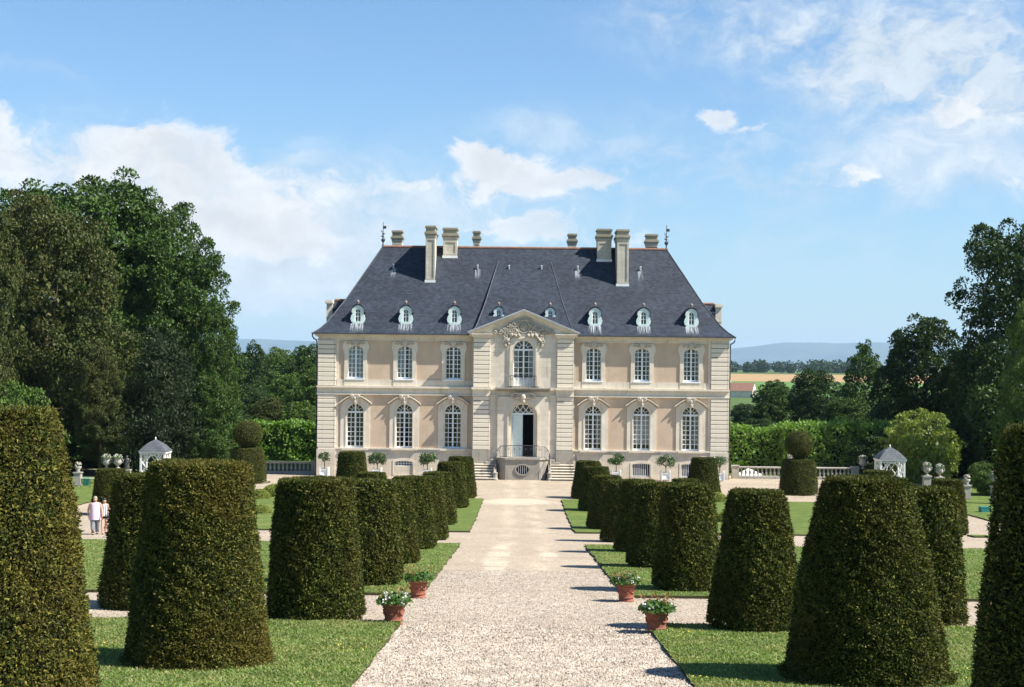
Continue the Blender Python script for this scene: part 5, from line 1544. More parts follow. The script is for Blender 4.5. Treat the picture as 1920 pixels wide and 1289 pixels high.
tree_at('mid', 'broad_tree', 398, 110, 700, 110, 'broad', 'low dark leafy tree left of the left ball topped yew', gL, .9)
tree_at('shrub', 'shrub', 22, 84, 700, 190, 'broad_light', 'bright green shrub above the bronzed yew at the left edge', gL, 1.0, 'shrub')
tree_at('shrub', 'shrub', 250, 112, 780, 200, 'broad_dark', 'dark shrub behind the left lattice pavilion roof', gL, 2.0, 'shrub')
tree_at('shrub', 'shrub', 110, 110, 780, 220, 'broad_dark', 'dark shrub under the olive brown tree', gL, 4.0, 'shrub')
# wood left of the chateau
for i, (k, px, Y, tp, w, m_, lb) in enumerate((('airy', 473, 210, 640, 78, 'broad_dark', 'tall blue green tree at the left of the wood beside the chateau'), ('mid', 520, 235, 652, 110, 'broad_light', 'rounded tree in the middle of the wood left of the chateau'), ('mid', 575, 225, 646, 110, 'broad', 'rounded tree of the wood next to the left chateau corner'),
        ('mid', 545, 180, 700, 105, 'broad_light', 'nearer light green tree in the wood left of the chateau'), ('mid', 462, 165, 720, 110, 'broad_dark', 'nearer dark tree in the wood behind the left ball topped yew'), ('mid', 600, 172, 690, 115, 'broad_light', 'tree of the wood partly hidden by the left chateau corner'),
        ('mid', 505, 150, 745, 90, 'olive', 'low brownish tree in front of the left wood'), ('mid', 560, 148, 752, 100, 'broad_light', 'low green tree in front of the left wood above the hedge'), ('poplar', 563, 520, 654, 12, 'broad_dark', 'thin dark poplar above the left wood, left one'), ('poplar', 580, 520, 656, 15, 'broad_dark', 'thin dark poplar above the left wood, right one'),
        ('mid', 440, 140, 770, 90, 'broad_dark', 'low dark tree between the left trees and the hedge'))):
    tree_at(k, 'poplar_tree' if k == 'poplar' else 'wood_tree', px, Y, tp, w, m_, lb, gW)
# right
tree_at('oak', 'broad_tree', 1925, 118, 392, 330, 'broad_dark', 'very dark big tree cut off by the right picture edge', gR, 1.1)
tree_at('lime', 'broad_tree', 1930, 106, 560, 120, 'broad_light', 'lighter green tree in front of the big dark tree at the right edge', gR, 2.9)
tree_at('mid', 'broad_tree', 1738, 132, 592, 190, 'broad_dark', 'dark leafy tree with spiky top right of the open fields', gR, 3.0)
tree_at('mid', 'broad_tree', 1840, 127, 640, 150, 'broad', 'green tree between the spiky dark tree and the big right tree', gR, 5.5)
tree_at('airy', 'slender_tree', 1622, 155, 640, 100, 'broad', 'slender airy tree standing against the blue hill', gR, .6)
tree_at('airy', 'slender_tree', 1672, 150, 735, 90, 'broad_light', 'lighter airy tree below the spiky dark tree', gR, 3.3)
tree_at('mid', 'broad_tree', 1530, 165, 692, 130, 'broad_dark', 'rounded tree right of the wheat field', gR, 1.9)
tree_at('mid', 'broad_tree', 1450, 172, 713, 100, 'broad', 'rounded tree beside the red roofed barn', gR, 4.6)
tree_at('mid', 'broad_tree', 1590, 142, 745, 120, 'broad', 'low tree behind the right hedge left of the yellow green maple', gR, 2.5)
tree_at('mid', 'broad_tree', 1398, 260, 757, 70, 'broad_dark', 'small dark tree beside the right chateau corner below the barn', gR, 2.1)
tree_at('mid', 'broad_tree', 1420, 150, 785, 120, 'broad_dark', 'low dark tree just above the hedge right of the chateau', gR, 5.1)
tree_at('shrub', 'maple_tree', 1726, 111, 758, 148, 'maple', 'yellow green maple above the right lattice pavilion', gR, .3)
tree_at('shrub', 'shrub', 1850, 99, 862, 84, 'broad_light', 'small light topped bush near the right picture edge', gR, 1.3, 'shrub')
tree_at('shrub', 'shrub', 1790, 114, 790, 150, 'broad_dark', 'dark shrub right of the yellow green maple', gR, 3.7, 'shrub')
tree_at('shrub', 'shrub', 1690, 116, 800, 190, 'broad_dark', 'dark shrub behind the right lattice pavilion', gR, 5.7, 'shrub')

# hedges
def hedge(name, x0, x1, y0, y1, z1, n_, leaf, mat, label, seed, rough_=.15, core_mat='yew_core'):
    rng = np.random.default_rng(seed)
    g = G((y0 + y1) / 2) - .1
    h = z1 - g
    faces = [((x1 - x0) * h, 0), ((x1 - x0) * (y1 - y0), 1), ((y1 - y0) * h, 2), ((y1 - y0) * h, 3), ((x1 - x0) * h * .3, 4)]
    w = np.array([f[0] for f in faces]); w /= w.sum()
    k = rng.choice(5, n_, p=w)
    u, v = rng.uniform(0, 1, n_), rng.uniform(0, 1, n_)
    P = np.zeros((n_, 3)); N = np.zeros((n_, 3))
    for kk, nn in ((0, (0, -1, 0)), (1, (0, 0, 1)), (2, (-1, 0, 0)), (3, (1, 0, 0)), (4, (0, 1, 0))):
        m_ = k == kk
        N[m_] = nn
        if kk in (0, 4): P[m_] = np.stack([x0 + u[m_] * (x1 - x0), np.full(m_.sum(), y0 if kk == 0 else y1), v[m_] * h], 1)
        elif kk == 1: P[m_] = np.stack([x0 + u[m_] * (x1 - x0), y0 + v[m_] * (y1 - y0), np.full(m_.sum(), h)], 1)
        else: P[m_] = np.stack([np.full(m_.sum(), x0 if kk == 2 else x1), y0 + u[m_] * (y1 - y0), v[m_] * h], 1)
    lum = np.sin(P[:, 0] * 2.1 + seed) * .5 + np.sin(P[:, 0] * 5.3 + P[:, 2] * 3) * .35 + np.sin(P[:, 2] * 4.7 + P[:, 0] * 1.3) * .4
    P += N * (lum * rough_)[:, None] + rng.normal(scale=rough_ * .5, size=P.shape)
    P[:, 0] -= (x0 + x1) / 2; P[:, 1] -= (y0 + y1) / 2
    core = MB().box(-(x1 - x0) / 2 + .25, (x1 - x0) / 2 - .25, -(y1 - y0) / 2 + .25, (y1 - y0) / 2 - .25, .02, h - .25)
    e = empty(name, ((x0 + x1) / 2, (y0 + y1) / 2, g)); tag(e, label, 'hedge')
    o = bpy.data.objects.new('foliage', join_core('foliage', leaves(P, unit(N + rng.normal(scale=.4, size=N.shape)), leaf, .6, .3, .1, rng), core, [M[mat], M[core_mat]])); C.objects.link(o); o.parent = e
    return e
hedge('hedge', -34, -16.2, 132, 136, pix(520, 797, 132)[1], 24000, .28, 'hedge_sunny', 'sunlit leafy hedge behind the left balustrade', 1)
hedge('hedge', 15.6, 21.0, 121, 125, pix(1420, 808, 121)[1], 9000, .26, 'hedge_sunny', 'lower part of the hedge beside the right chateau corner', 2, .2)
hedge('hedge', 21.1, 30.0, 119, 123, pix(1600, 802, 119)[1], 16000, .26, 'hedge_sunny', 'taller uneven hedge behind the right ball topped yew', 3, .3)
hedge('hedge', 34, 48, 110, 114, pix(1860, 740, 110)[1], 18000, .26, 'broad', 'high dark hedge at the right picture edge', 4, .35)

# ------------------------------------------------------------------ flower pots along the path
def leaf_ball(n_, c, rx, rz, leaf, seed, half=True, aspect=.8):
    rng = np.random.default_rng(seed)
    N = unit(rng.normal(size=(n_, 3)))
    if half: N[:, 2] = np.abs(N[:, 2])
    P = np.array(c) + N * np.array([rx, rx, rz]) * rng.uniform(.55, 1.05, (n_, 1))
    return leaves(P, unit(N + np.array([0, 0, .6])), leaf, aspect, .25, .1, rng)

pot_me = MB().lathe([(.20, .0), (.225, 0.0), (.225, .035), (.205, .045), (.222, .2), (.245, .36), (.252, .40), (.275, .405), (.275, .43), (.262, .44), (.275, .46), (.315, .47), (.32, .52), (.30, .545), (.268, .545), (.262, .50), (.24, .47), (.02, .47)], 28).mesh('pot', True)
pot_me.materials.append(M['terracotta'])
gar = MB()
for k in range(6):
    a0 = k * math.pi / 3
    pts = [(.243 * math.cos(a0 + u * 1.047), .243 * math.sin(a0 + u * 1.047), .33 - .07 * math.sin(math.pi * u)) for u in np.linspace(0, 1, 9)]
    gar.tube(pts, [.012 + .012 * math.sin(math.pi * i / 8) for i in range(9)], 5)
    gar.ball((.245 * math.cos(a0), .245 * math.sin(a0), .34), .03, 1, 1, 1, 7, 4)
gar.lathe([(.213, .1), (.228, .105), (.229, .125), (.217, .13)], 28)
gar_me = gar.mesh('garland', True); gar_me.materials.append(M['terracotta'])
soil_me = MB().lathe([(.255, .48), (.25, .505), (.02, .52)], 20).mesh('soil'); soil_me.materials.append(M['soil'])
def flower_pot(px, pyb, sc_, label, white, bronze, seed):
    x, y = on_ground(px, pyb); y += .2
    x = pix(px, pyb, y)[0]
    e = empty('flower_pot', (x, y, G(y) + .012), seed); tag(e, label, 'flower pot', 'terracotta pots along the path')
    for nm, me in (('pot', pot_me), ('garland', gar_me), ('soil', soil_me)):
        o = bpy.data.objects.new(nm, me); C.objects.link(o); o.parent = e; o.scale = (sc_,) * 3
    o = link('foliage', np_mesh('foliage', leaf_ball(1100, (0, 0, .52), .42, .21, .08, seed)), M['pot_leaf'], e); o.scale = (sc_,) * 3
    if white:
        rng = np.random.default_rng(seed + 5); V = []
        for _ in range(white):
            a = rng.uniform(0, 6.28); r = .42 * math.sqrt(rng.uniform(.1, 1)); c = np.array([r * math.cos(a), r * math.sin(a), .64 + rng.uniform(0, .17) - .5 * r * r])
            N = unit(rng.normal(size=(12, 3))); V.append(leaves(c + N * .035, N, .045, 1.0, .2, .1, rng))
        o = link('flowers', np_mesh('flowers', np.concatenate(V)), M['white_petal'], e); o['kind'] = 'stuff'; o.scale = (sc_,) * 3
    if bronze:
        rng = np.random.default_rng(seed + 9); V = []
        for _ in range(bronze):
            a = rng.uniform(0, 6.28); r = .42 * math.sqrt(rng.uniform(.05, 1)); c = np.array([r * math.cos(a), r * math.sin(a), .68 + rng.uniform(0, .2)])
            N = unit(rng.normal(size=(9, 3)) + np.array([0, 0, .5])); V.append(leaves(c + N * .025, N, .06, .5, .5, .5, rng))
        o = link('seed_heads', np_mesh('seed_heads', np.concatenate(V)), M['bronze_petal'], e); o['kind'] = 'stuff'; o.scale = (sc_,) * 3
flower_pot(738, 1174, .80, 'terracotta pot with white flowers at the left edge of the path, nearer one', 22, 12, 1)
flower_pot(784, 1123, .78, 'terracotta pot with orange stems left of the path, farther one', 0, 16, 2)
flower_pot(1174, 1130, .80, 'terracotta pot with white flowers right of the path, farther one', 9, 16, 3)
flower_pot(1231, 1190, .80, 'terracotta pot with bronze flowers right of the path, nearer one', 8, 22, 4)

# ------------------------------------------------------------------ tubs with small trees before the facade
tub = MB(); tub.box(-.28, .28, -.28, .28, .06, .56)
tub_me = tub.mesh('tub'); tub_me.materials.append(M['white_paint'])
fr = MB()
for sx in (-1, 1):
    for sy in (-1, 1):
        fr.box(sx * .30 - .045, sx * .30 + .045, sy * .30 - .045, sy * .30 + .045, 0, .64)
        fr.ball((sx * .30, sy * .30, .68), .05, 1, 1, 1, 8, 5)
for z in (.08, .52):
    for sy in (-1, 1):
        fr.box(-.255, .255, sy * .30 - .02, sy * .30 + .02, z, z + .07); fr.box(sy * .30 - .02, sy * .30 + .02, -.255, .255, z, z + .07)
fr_me = fr.mesh('tub_frame'); fr_me.materials.append(M['white_lattice'])
so_me = MB().box(-.27, .27, -.27, .27, .55, .575).mesh('soil'); so_me.materials.append(M['soil'])
def tub_tree(px, pyb, hz, rad, n_, sparse, label, seed):
    Y = 110.6
    x = pix(px, pyb, Y)[0]
    e = empty('tub_tree', (x, Y, G(Y) + .005)); tag(e, label, 'potted tree', 'white tubs with small trees before the facade')
    for nm, me in (('tub', tub_me), ('tub_frame', fr_me), ('soil', so_me)):
        o = bpy.data.objects.new(nm, me); C.objects.link(o); o.parent = e
    st = MB(); st.tube([(0, 0, .55), (.02, .01, .85), (-.01, 0, hz - rad * .6), (0, 0, hz)], [.045, .035, .03, .015], 6)
    rng = random.Random(seed); lobes = []
    for k in range(9):
        a = rng.uniform(0, 6.28); t_ = rng.uniform(-.5, .7)
        p = (rad * .7 * math.cos(a) * math.sqrt(1 - t_ * t_), rad * .7 * math.sin(a) * math.sqrt(1 - t_ * t_), hz + rad * .7 * t_)
        st.tube([(0, 0, hz - rad * .7), (p[0] * .5, p[1] * .5, hz - rad * .3 + p[2] * 0), p], [.02, .014, .006], 4); lobes.append(p)
    st.build('stem', M['bark'], e, smooth=True)
    V = [leaf_ball(n_, p, rad * (.5 if not sparse else .3), rad * (.42 if not sparse else .26), .13, seed + k, False, .5) for k, p in enumerate(lobes)]
    link('crown', np_mesh('crown', np.concatenate(V)), M['tub_leaf'], e)
tub_tree(608, 893, 1.45, .48, 60, True, 'sparse small tree in a white tub at the left chateau corner', 1)
tub_tree(707, 893, 1.35, .60, 190, False, 'bushy round tree in a white tub left of the blocked cellar opening', 2)
tub_tree(801, 893, 1.40, .62, 190, False, 'bushy round tree in a white tub right of the blocked cellar opening', 3)
tub_tree(1155, 897, 1.48, .56, 150, False, 'round tree in a white tub left of the barred cellar window', 4)
tub_tree(1248, 898, 1.40, .62, 130, False, 'loose round tree in a white tub right of the barred cellar window', 5)
tub_tree(1349, 899, 1.38, .60, 110, False, 'loose small tree in a white tub at the right chateau corner', 6)

# ------------------------------------------------------------------ balustrades
bal_me = MB().lathe([(.09, 0), (.09, .05), (.05, .07), (.05, .1), (.095, .2), (.10, .27), (.07, .38), (.045, .48), (.05, .54), (.08, .56), (.08, .6)], 10).mesh('baluster', True)
bal_me.materials.append(M['grey_stone'])
def balustrade(x0, x1, Y, label, posts):
    e = empty('balustrade', ((x0 + x1) / 2, Y, G(Y))); tag(e, label, 'balustrade', 'stone balustrades beside the chateau')
    L = (x1 - x0) / 2
    MB().chbox(-L, L, -.2, .2, -.2, .20, .02).build('base', M['grey_stone'], e)
    MB().chbox(-L, L, -.17, .17, .80, .93, .03).build('handrail', M['grey_stone'], e)
    n_ = int((x1 - x0) / .31)
    for k in range(n_):
        x = -L + (k + .5) * (x1 - x0) / n_
        if any(abs(x + (x0 + x1) / 2 - p) < .3 for p in posts): continue
        o = bpy.data.objects.new('baluster', bal_me); C.objects.link(o); o.parent = e; o.location = (x, 0, .20)
    for p in posts:
        q_ = p - (x0 + x1) / 2
        mb = MB(); mb.box(q_ - .25, q_ + .25, -.24, .24, -.2, .94); mb.box(q_ - .30, q_ + .30, -.29, .29, .94, 1.02)
        mb.build('pier', M['grey_stone'], e)
balustrade(-25.4, -15.5, 113.6, 'grey stone balustrade left of the chateau', [-15.8, -20.4, -25.1])
balustrade(15.9, 25.6, 113.6, 'grey stone balustrade right of the chateau', [16.2, 20.6, 25.3])

# ------------------------------------------------------------------ urns on pedestals
urn_prof = [(.13, 0), (.20, 0), (.20, .05), (.09, .10), (.07, .18), (.12, .24), (.26, .34), (.30, .46), (.30, .56), (.26, .66), (.25, .74), (.32, .80), (.33, .86), (.28, .87), (.24, .82), (.02, .82)]
urn_me = MB().lathe(urn_prof, 18).mesh('urn', True); urn_me.materials.append(M['grey_stone'])
hnd = MB()
for s in (-1, 1): hnd.tube([(s * .27, 0, .40), (s * .40, 0, .50), (s * .42, 0, .64), (s * .32, 0, .74)], .03, 6)
hnd_me = hnd.mesh('handles', True); hnd_me.materials.append(M['grey_stone'])
fl_me = np_mesh('flowers', leaf_ball(130, (0, 0, .86), .36, .22, .10, 77)); fl_me.materials.append(M['white_petal'])
ul_me = np_mesh('foliage', leaf_ball(260, (0, 0, .84), .36, .16, .12, 78)); ul_me.materials.append(M['pot_leaf'])
def urn(px, ptop, Y, sc_, ped, label, flowers=True, group='stone urns with flowers'):
    x, zt = pix(px, ptop, Y)
    g = ped if ped is not None else G(Y)
    zb = zt - 1.06 * sc_
    e = empty('urn', (x, Y, g)); tag(e, label, 'urn', group)
    if zb - g > .1:
        h = zb - g
        mb = MB(); mb.box(-.24, .24, -.24, .24, .12, h - .1); mb.box(-.30, .30, -.30, .30, -.1, .12); mb.box(-.29, .29, -.29, .29, h - .1, h)
        mb.build('pedestal', M['grey_stone'], e)
    for nm, me in (('bowl', urn_me), ('handles', hnd_me)) + ((('flowers', fl_me), ('foliage', ul_me)) if flowers else ()):
        o = bpy.data.objects.new(nm, me); C.objects.link(o); o.parent = e; o.scale = (sc_,) * 3; o.location = (0, 0, zb - g)
    return e
urn(200, 853, 101, .88, None, 'white flowered stone urn, left of the left pair')
urn(221, 853, 101, .88, None, 'white flowered stone urn, right of the left pair')
urn(345, 845, 113.6, .95, G(113.6) + 1.02, 'stone urn with white flowers on the left balustrade end')
urn(1618, 855, 113.6, .95, G(113.6) + 1.02, 'stone urn with pale flowers on the right balustrade end')
urn(1481, 853, 113.6, .55, G(113.6) + 1.02, 'small pale urn showing left above the right yew drum')
urn(1738, 868, 101, .82, None, 'stone urn with white flowers, left of the right pair')
urn(1762, 871, 103, .82, None, 'stone urn with white flowers, right of the right pair')
urn(1867, 884, 92, .85, None, 'slender stone urn on a pedestal beside the dark right yew')

# fruit basket on a pedestal, with the green bin beside it
def basket(px, pyb, ptop, label):
    x, y = on_ground(px, pyb); h = (pix(px, ptop, y)[1] - G(y))
    e = empty('basket_pedestal', (x, y, G(y) + LAWN_T)); tag(e, label, 'pedestal', 'stone pedestals with fruit baskets')
    mb = MB(); mb.box(-.22, .22, -.22, .22, .1, h * .52); mb.box(-.27, .27, -.27, .27, -.1, .1); mb.box(-.27, .27, -.27, .27, h * .52, h * .57)
    mb.build('pedestal', M['grey_stone'], e)
    MB().lathe([(.12, h * .57), (.15, h * .6), (.1, h * .64), (.22, h * .74), (.24, h * .80), (.05, h * .80)], 14).build('basket', M['grey_stone'], e, smooth=True)
    rng = random.Random(3)
    for k in range(16):
        a = rng.uniform(0, 6.28); u = rng.uniform(0, 1)
        r = .19 * math.sqrt(1 - u * u * .9)
        MB().ball((r * math.cos(a), r * math.sin(a), h * .82 + u * h * .15), .075, 1, 1, 1, 8, 5).build('carved_fruit', M['lichen_stone'], e, smooth=True)
basket(146, 913, 868, 'stone pedestal with a carved fruit basket left of the green bin')
basket(1812, 938, 892, 'stone pedestal with a carved fruit basket in the right shade')
def crate(name, px, pyb, w, h, d, mat, label, cat):
    x, y = on_ground(px, pyb)
    e = empty(name, (x, y + d / 2, G(y) + LAWN_T), .15); tag(e, label, cat)
    mb = MB(); mb.add([(-w * .44, -d * .44, 0), (w * .44, -d * .44, 0), (w * .44, d * .44, 0), (-w * .44, d * .44, 0), (-w / 2, -d / 2, h * .86), (w / 2, -d / 2, h * .86), (w / 2, d / 2, h * .86), (-w / 2, d / 2, h * .86)],
               [(0, 3, 2, 1), (4, 5, 6, 7), (0, 1, 5, 4), (1, 2, 6, 5), (2, 3, 7, 6), (3, 0, 4, 7)])
    mb.build('body', mat, e)
    lid = MB(); lid.box(-w * .54, w * .54, -d * .54, d * .54, h * .86, h * .93); lid.box(-w * .46, w * .46, -d * .46, d * .46, h * .93, h); lid.build('lid', mat, e)
crate('litter_bin', 160, 913, .40, .55, .4, M['green_plastic'], 'dark green litter bin beside the left fruit basket pedestal', 'bin')
crate('service_box', 1847, 963, .52, .30, .4, M['teal_plastic'], 'small teal box on the lawn near the right picture edge', 'box')

# dark statue in the shade, figure and pedestal
def statue(px, pyb, ptop, label, mat, Y=None):
    x, y = on_ground(px, pyb) if Y is None else (pix(px, pyb, Y)[0], Y)
    h = pix(px, ptop, y)[1] - G(y); ph = h * .42; fh = h - ph
    e = empty('statue', (x, y, G(y))); tag(e, label, 'statue')
    mb = MB(); mb.box(-.25, .25, -.25, .25, 0, ph - .08); mb.box(-.3, .3, -.3, .3, ph - .08, ph); mb.box(-.3, .3, -.3, .3, -.05, .1); mb.build('pedestal', M['grey_stone'], e)
    fg = MB(); fg.lathe([(.17, ph), (.20, ph + .05 * fh), (.17, ph + .3 * fh), (.19, ph + .45 * fh), (.13, ph + .58 * fh), (.19, ph + .72 * fh), (.17, ph + .79 * fh), (.06, ph + .82 * fh), (.055, ph + .86 * fh)], 12, (0, 0, 0), 1, .7)
    fg.ball((0, -.02, ph + .92 * fh), .085 * fh, 1, 1.1, 1.25, 10, 7)
    fg.tube([(.17, 0, ph + .77 * fh), (.27, -.03, ph + .62 * fh), (.18, -.15, ph + .54 * fh)], [.06, .05, .035], 6)
    fg.tube([(-.17, 0, ph + .77 * fh), (-.26, 0, ph + .60 * fh), (-.24, -.06, ph + .44 * fh)], [.06, .05, .035], 6)
    fg.build('figure', mat, e, smooth=True)
statue(247, 0, 855, 'dark statue in the shade left of the left lattice pavilion', M['bronze'], 106)
statue(1378, 962, 940, 'small dark garden statue left of the narrow topped right yew', M['bronze'])

# ------------------------------------------------------------------ lattice pavilions
def pavilion(px, Y, label, flip):
    x = pix(px, 900, Y)[0]; g = G(Y)
    e = empty('lattice_pavilion', (x, Y, g)); tag(e, label, 'pavilion', 'white lattice pavilions')
    HWP, HT = .80, 2.06
    for sx in (-1, 1):
        for sy in (-1, 1):
            MB().box(sx * HWP - .06, sx * HWP + .06, sy * HWP - .06, sy * HWP + .06, 0, HT).build('post', M['white_lattice'], e)
    MB().box(-HWP - .12, HWP + .12, -HWP - .12, HWP + .12, HT, HT + .12).build('eaves_board', M['white_lattice'], e)
    def panel(pt, arch_open):
        mb = MB()
        W_ = HWP - .06
        def bar(a, b, w=.034):
            A, B = pt(*a), pt(*b); mb.tube([A, B], w, 4)
        def open_(u, z):
            if not arch_open: return False
            return abs(u) < .40 and (z < 1.45 or (u / .40) ** 2 + ((z - 1.45) / .5) ** 2 < 1)
        cell = .34 if arch_open else .40
        # crossed slats cut round the arched opening
        N_ = 60
        for sgn in (-1, 1):
            for c0 in np.arange(-3.2, 3.4, cell * 1.35):
                seg = None
                for k in range(N_ + 1):
                    z = .1 + (HT - .2) * k / N_
                    u = c0 + sgn * (z - 1.1) * .72
                    ok = abs(u) < W_ and not open_(u, z)
                    if ok and seg is None: seg = (u, z)
                    if (not ok or k == N_) and seg is not None:
                        if abs(last[1] - seg[1]) > .06: bar(seg, last)
                        seg = None
                    last = (u, z)
        for z in (.1, HT - .08): bar((-W_, z), (W_, z), .03)
        if arch_open:
            pts = [(-.40, .1)] + [(-.40 * math.cos(a), 1.45 + .5 * math.sin(a)) for a in np.linspace(0, math.pi, 13)] + [(.40, .1)]
            mb.tube([pt(*p) for p in pts], .045, 5)
            for u in (-.78, .78): pass
        mb.build('lattice_panel', M['white_lattice'], e)
    panel(lambda u, z: (u, -HWP, z), True); panel(lambda u, z: (u, HWP, z), False)
    panel(lambda u, z: (-HWP, u, z), False); panel(lambda u, z: (HWP, u, z), False)
    rp = [(1.0, 0), (.88, .14), (.74, .30), (.58, .46), (.40, .60), (.22, .70), (.06, .80)]
    mb = MB(); n_ = 8; v = []
    for r, z in rp:
        for k in range(4):
            a = [(-1, -1), (1, -1), (1, 1), (-1, 1)][k]; v.append((a[0] * r * (HWP + .16), a[1] * r * (HWP + .16), HT + .12 + z))
    f = [(4 * i + k, 4 * i + (k + 1) % 4, 4 * i + 4 + (k + 1) % 4, 4 * i + 4 + k) for i in range(len(rp) - 1) for k in range(4)] + [(0, 3, 2, 1), tuple(range(4 * len(rp) - 4, 4 * len(rp)))]
    mb.add(v, f).build('roof', M['slate_pale'], e)
    MB().lathe([(.08, 0), (.03, .05), (.06, .11), (.05, .16), (.01, .2)], 8, (0, 0, HT + .9)).build('finial', M['white_lattice'], e, smooth=True)
pavilion(291, 103, 'white lattice pavilion with slate roof on the left', 1)
pavilion(1668, 103, 'white lattice pavilion with slate roof on the right', -1)

# white parasol on the terrace below the right balustrade
x, z = pix(1404, 878, 119)
e = empty('parasol', (x, 119, G(119))); tag(e, 'white canvas parasol showing behind the right balustrade', 'parasol')
zc = z - G(119); mb = MB(); v = [(0, 0, zc)]
for k in range(8): v.append((1.6 * math.cos(k * math.pi / 4), 1.6 * math.sin(k * math.pi / 4), zc - .75))
v2 = [(p[0] * .99, p[1] * .99, p[2] - .16) for p in v[1:]]
mb.add(v + v2, [(0, k + 1, (k + 1) % 8 + 1) for k in range(8)] + [(k + 1, k + 9, (k + 1) % 8 + 9, (k + 1) % 8 + 1) for k in range(8)]); mb.build('canopy', M['canvas'], e)
MB().tube([(0, 0, -.1), (0, 0, zc + .08)], .03, 8).build('pole', M['white_lattice'], e)

# white rail in the left shade
x0 = pix(156, 892, 97)[0]; x1 = pix(182, 892, 97)[0]
e = empty('low_rail', ((x0 + x1) / 2, 97, G(97) + LAWN_T)); tag(e, 'thin white rail between the left pedestal and the clipped yew', 'rail')
MB().tube([(-.6, 0, .62), (.6, 0, .62)], .025, 6).build('bar', M['white_lattice'], e)
for s in (-1, 0, 1): MB().tube([(s * .58, 0, -.05), (s * .58, 0, .62)], .02, 6).build('post', M['iron'], e)

# ------------------------------------------------------------------ the barn in the fields
x, _z = pix(1389, 752, 540); g = G(540)
e = empty('barn', (x, 540, g - .1), R(68)); tag(e, 'distant stone barn with a red tiled roof right of the chateau', 'barn')
MB().box(-3.2, 3.2, -5, 5, 0, 2.6).build('wall', M['stone'], e)
mb = MB(); mb.add([(-3.5, -5.1, 2.5), (3.5, -5.1, 2.5), (0, -5.1, 5.4), (-3.5, 5.1, 2.5), (3.5, 5.1, 2.5), (0, 5.1, 5.4)], [(0, 2, 5, 3), (1, 4, 5, 2), (0, 3, 4, 1)]); rf = mb.build('roof', M['red_tile'], e)
MB().box(-.4, .4, 3.8, 4.6, 4.6, 6.4).build('chimney', M['stone'], rf)
MB().prism([(-3.2, 2.5), (3.2, 2.5), (0, 5.3)], -5.0, -4.8).build('gable', M['stone'], e)
MB().box(-.9, .9, -5.06, -4.99, 0, 2.1).build('door', M['bark'], e)
for s in (-1, 1): MB().box(s * 2.0 - .4, s * 2.0 + .4, -5.05, -4.99, 1.0, 1.9).build('window', M['iron'], e)

# ------------------------------------------------------------------ far woods, each read as one mass
def far_wood(name, Y0, Y1, xa, xb, h, n_, label, seed, skip=None):
    rng = np.random.default_rng(seed)
    cx = rng.uniform(xa, xb, n_); cy = rng.uniform(Y0, Y1, n_); ch = h * rng.uniform(.55, 1.15, n_) * (0.8 + .3 * np.sin(cx / 47.0 + seed))
    per = 90
    idx = np.repeat(np.arange(n_), per)
    N = unit(rng.normal(size=(n_ * per, 3)))
    P = np.stack([cx[idx] + N[:, 0] * ch[idx] * .42, cy[idx] + N[:, 1] * ch[idx] * .42, Gn(cy[idx]) + ch[idx] * (.52 + .46 * N[:, 2])], 1)
    V = leaves(P, N, h * .22, .8, .2, 0, rng)
    return tag(link(name, np_mesh(name, V), M['far_leaf']), label, 'woodland', None, 'stuff')
far_wood('far_woodland', 1620, 1900, -520, 900, 13, 520, 'dark line of distant woodland beyond the wheat field', 1)
far_wood('far_woodland', 640, 760, -260, -95, 13, 90, 'dark distant woodland behind the left wood', 2)
far_wood('far_woodland', 2600, 3000, -1200, 1800, 16, 500, 'hazy blue woodland at the foot of the hills', 3)

# ------------------------------------------------------------------ grass, flowers and loose stones near the camera
rng = np.random.default_rng(8)
def scatter(n_, y0, y1):
    y = y0 + (y1 - y0) * rng.uniform(0, 1, n_) ** 1.0
    x = rng.uniform(-1, 1, n_) * (y * .40 + 2.5)
    return x, y
def in_plots(x, y, m=0.0):
    k = np.zeros(len(x), bool)
    for a, b, c, d in PLOTS: k |= (x > a + m) & (x < b - m) & (y > c + m) & (y < d - m)
    for X_, Y_, r_ in YEWS: k &= (x - X_) ** 2 + (y - Y_) ** 2 > (r_ * .9) ** 2
    return k
xs_, ys_ = [], []
for (n_, a, b) in ((330000, 16, 30), (200000, 30, 46), (60000, 46, 60)):
    x, y = scatter(n_, a, b); k = in_plots(x, y, -.035); xs_.append(x[k]); ys_.append(y[k])
x = np.concatenate(xs_); y = np.concatenate(ys_); n_ = len(x)
z = Gn(y) + LAWN_T
hgt = rng.uniform(.015, .04, n_); a = rng.uniform(0, 6.28, n_); w = rng.uniform(.006, .012, n_) * (1 + y / 40)
V = np.empty((n_, 3, 3), np.float32)
V[:, 0] = np.stack([x - w * np.cos(a), y - w * np.sin(a), z], 1); V[:, 1] = np.stack([x + w * np.cos(a), y + w * np.sin(a), z], 1)
lx, ly = rng.normal(scale=.025, size=n_), rng.normal(scale=.025, size=n_)
V[:, 2] = np.stack([x + lx, y + ly, z + hgt], 1)
tag(link('grass', np_mesh('grass', V.reshape(-1, 3), 3), M['grass_blade']), 'short mown grass of the plots beside the gravel path', 'grass', None, 'stuff')
# yellow lawn flowers in drifts
x, y = scatter(9000, 17, 36)
k = in_plots(x, y) & (np.sin(x * 1.7) * np.sin(y * 1.3 + 1) + .3 * np.sin(x * 5 + y * 3) > .72); x, y = x[k], y[k]
P = np.stack([x, y, Gn(y) + LAWN_T + .04], 1)
tag(link('lawn_flowers', np_mesh('lawn_flowers', leaves(P, np.tile([0, -.5, .85], (len(P), 1)), .022, 1.0, .0, 0, rng)), M['yellow_petal']), 'tiny yellow flowers scattered in the lawn', 'flowers', None, 'stuff')
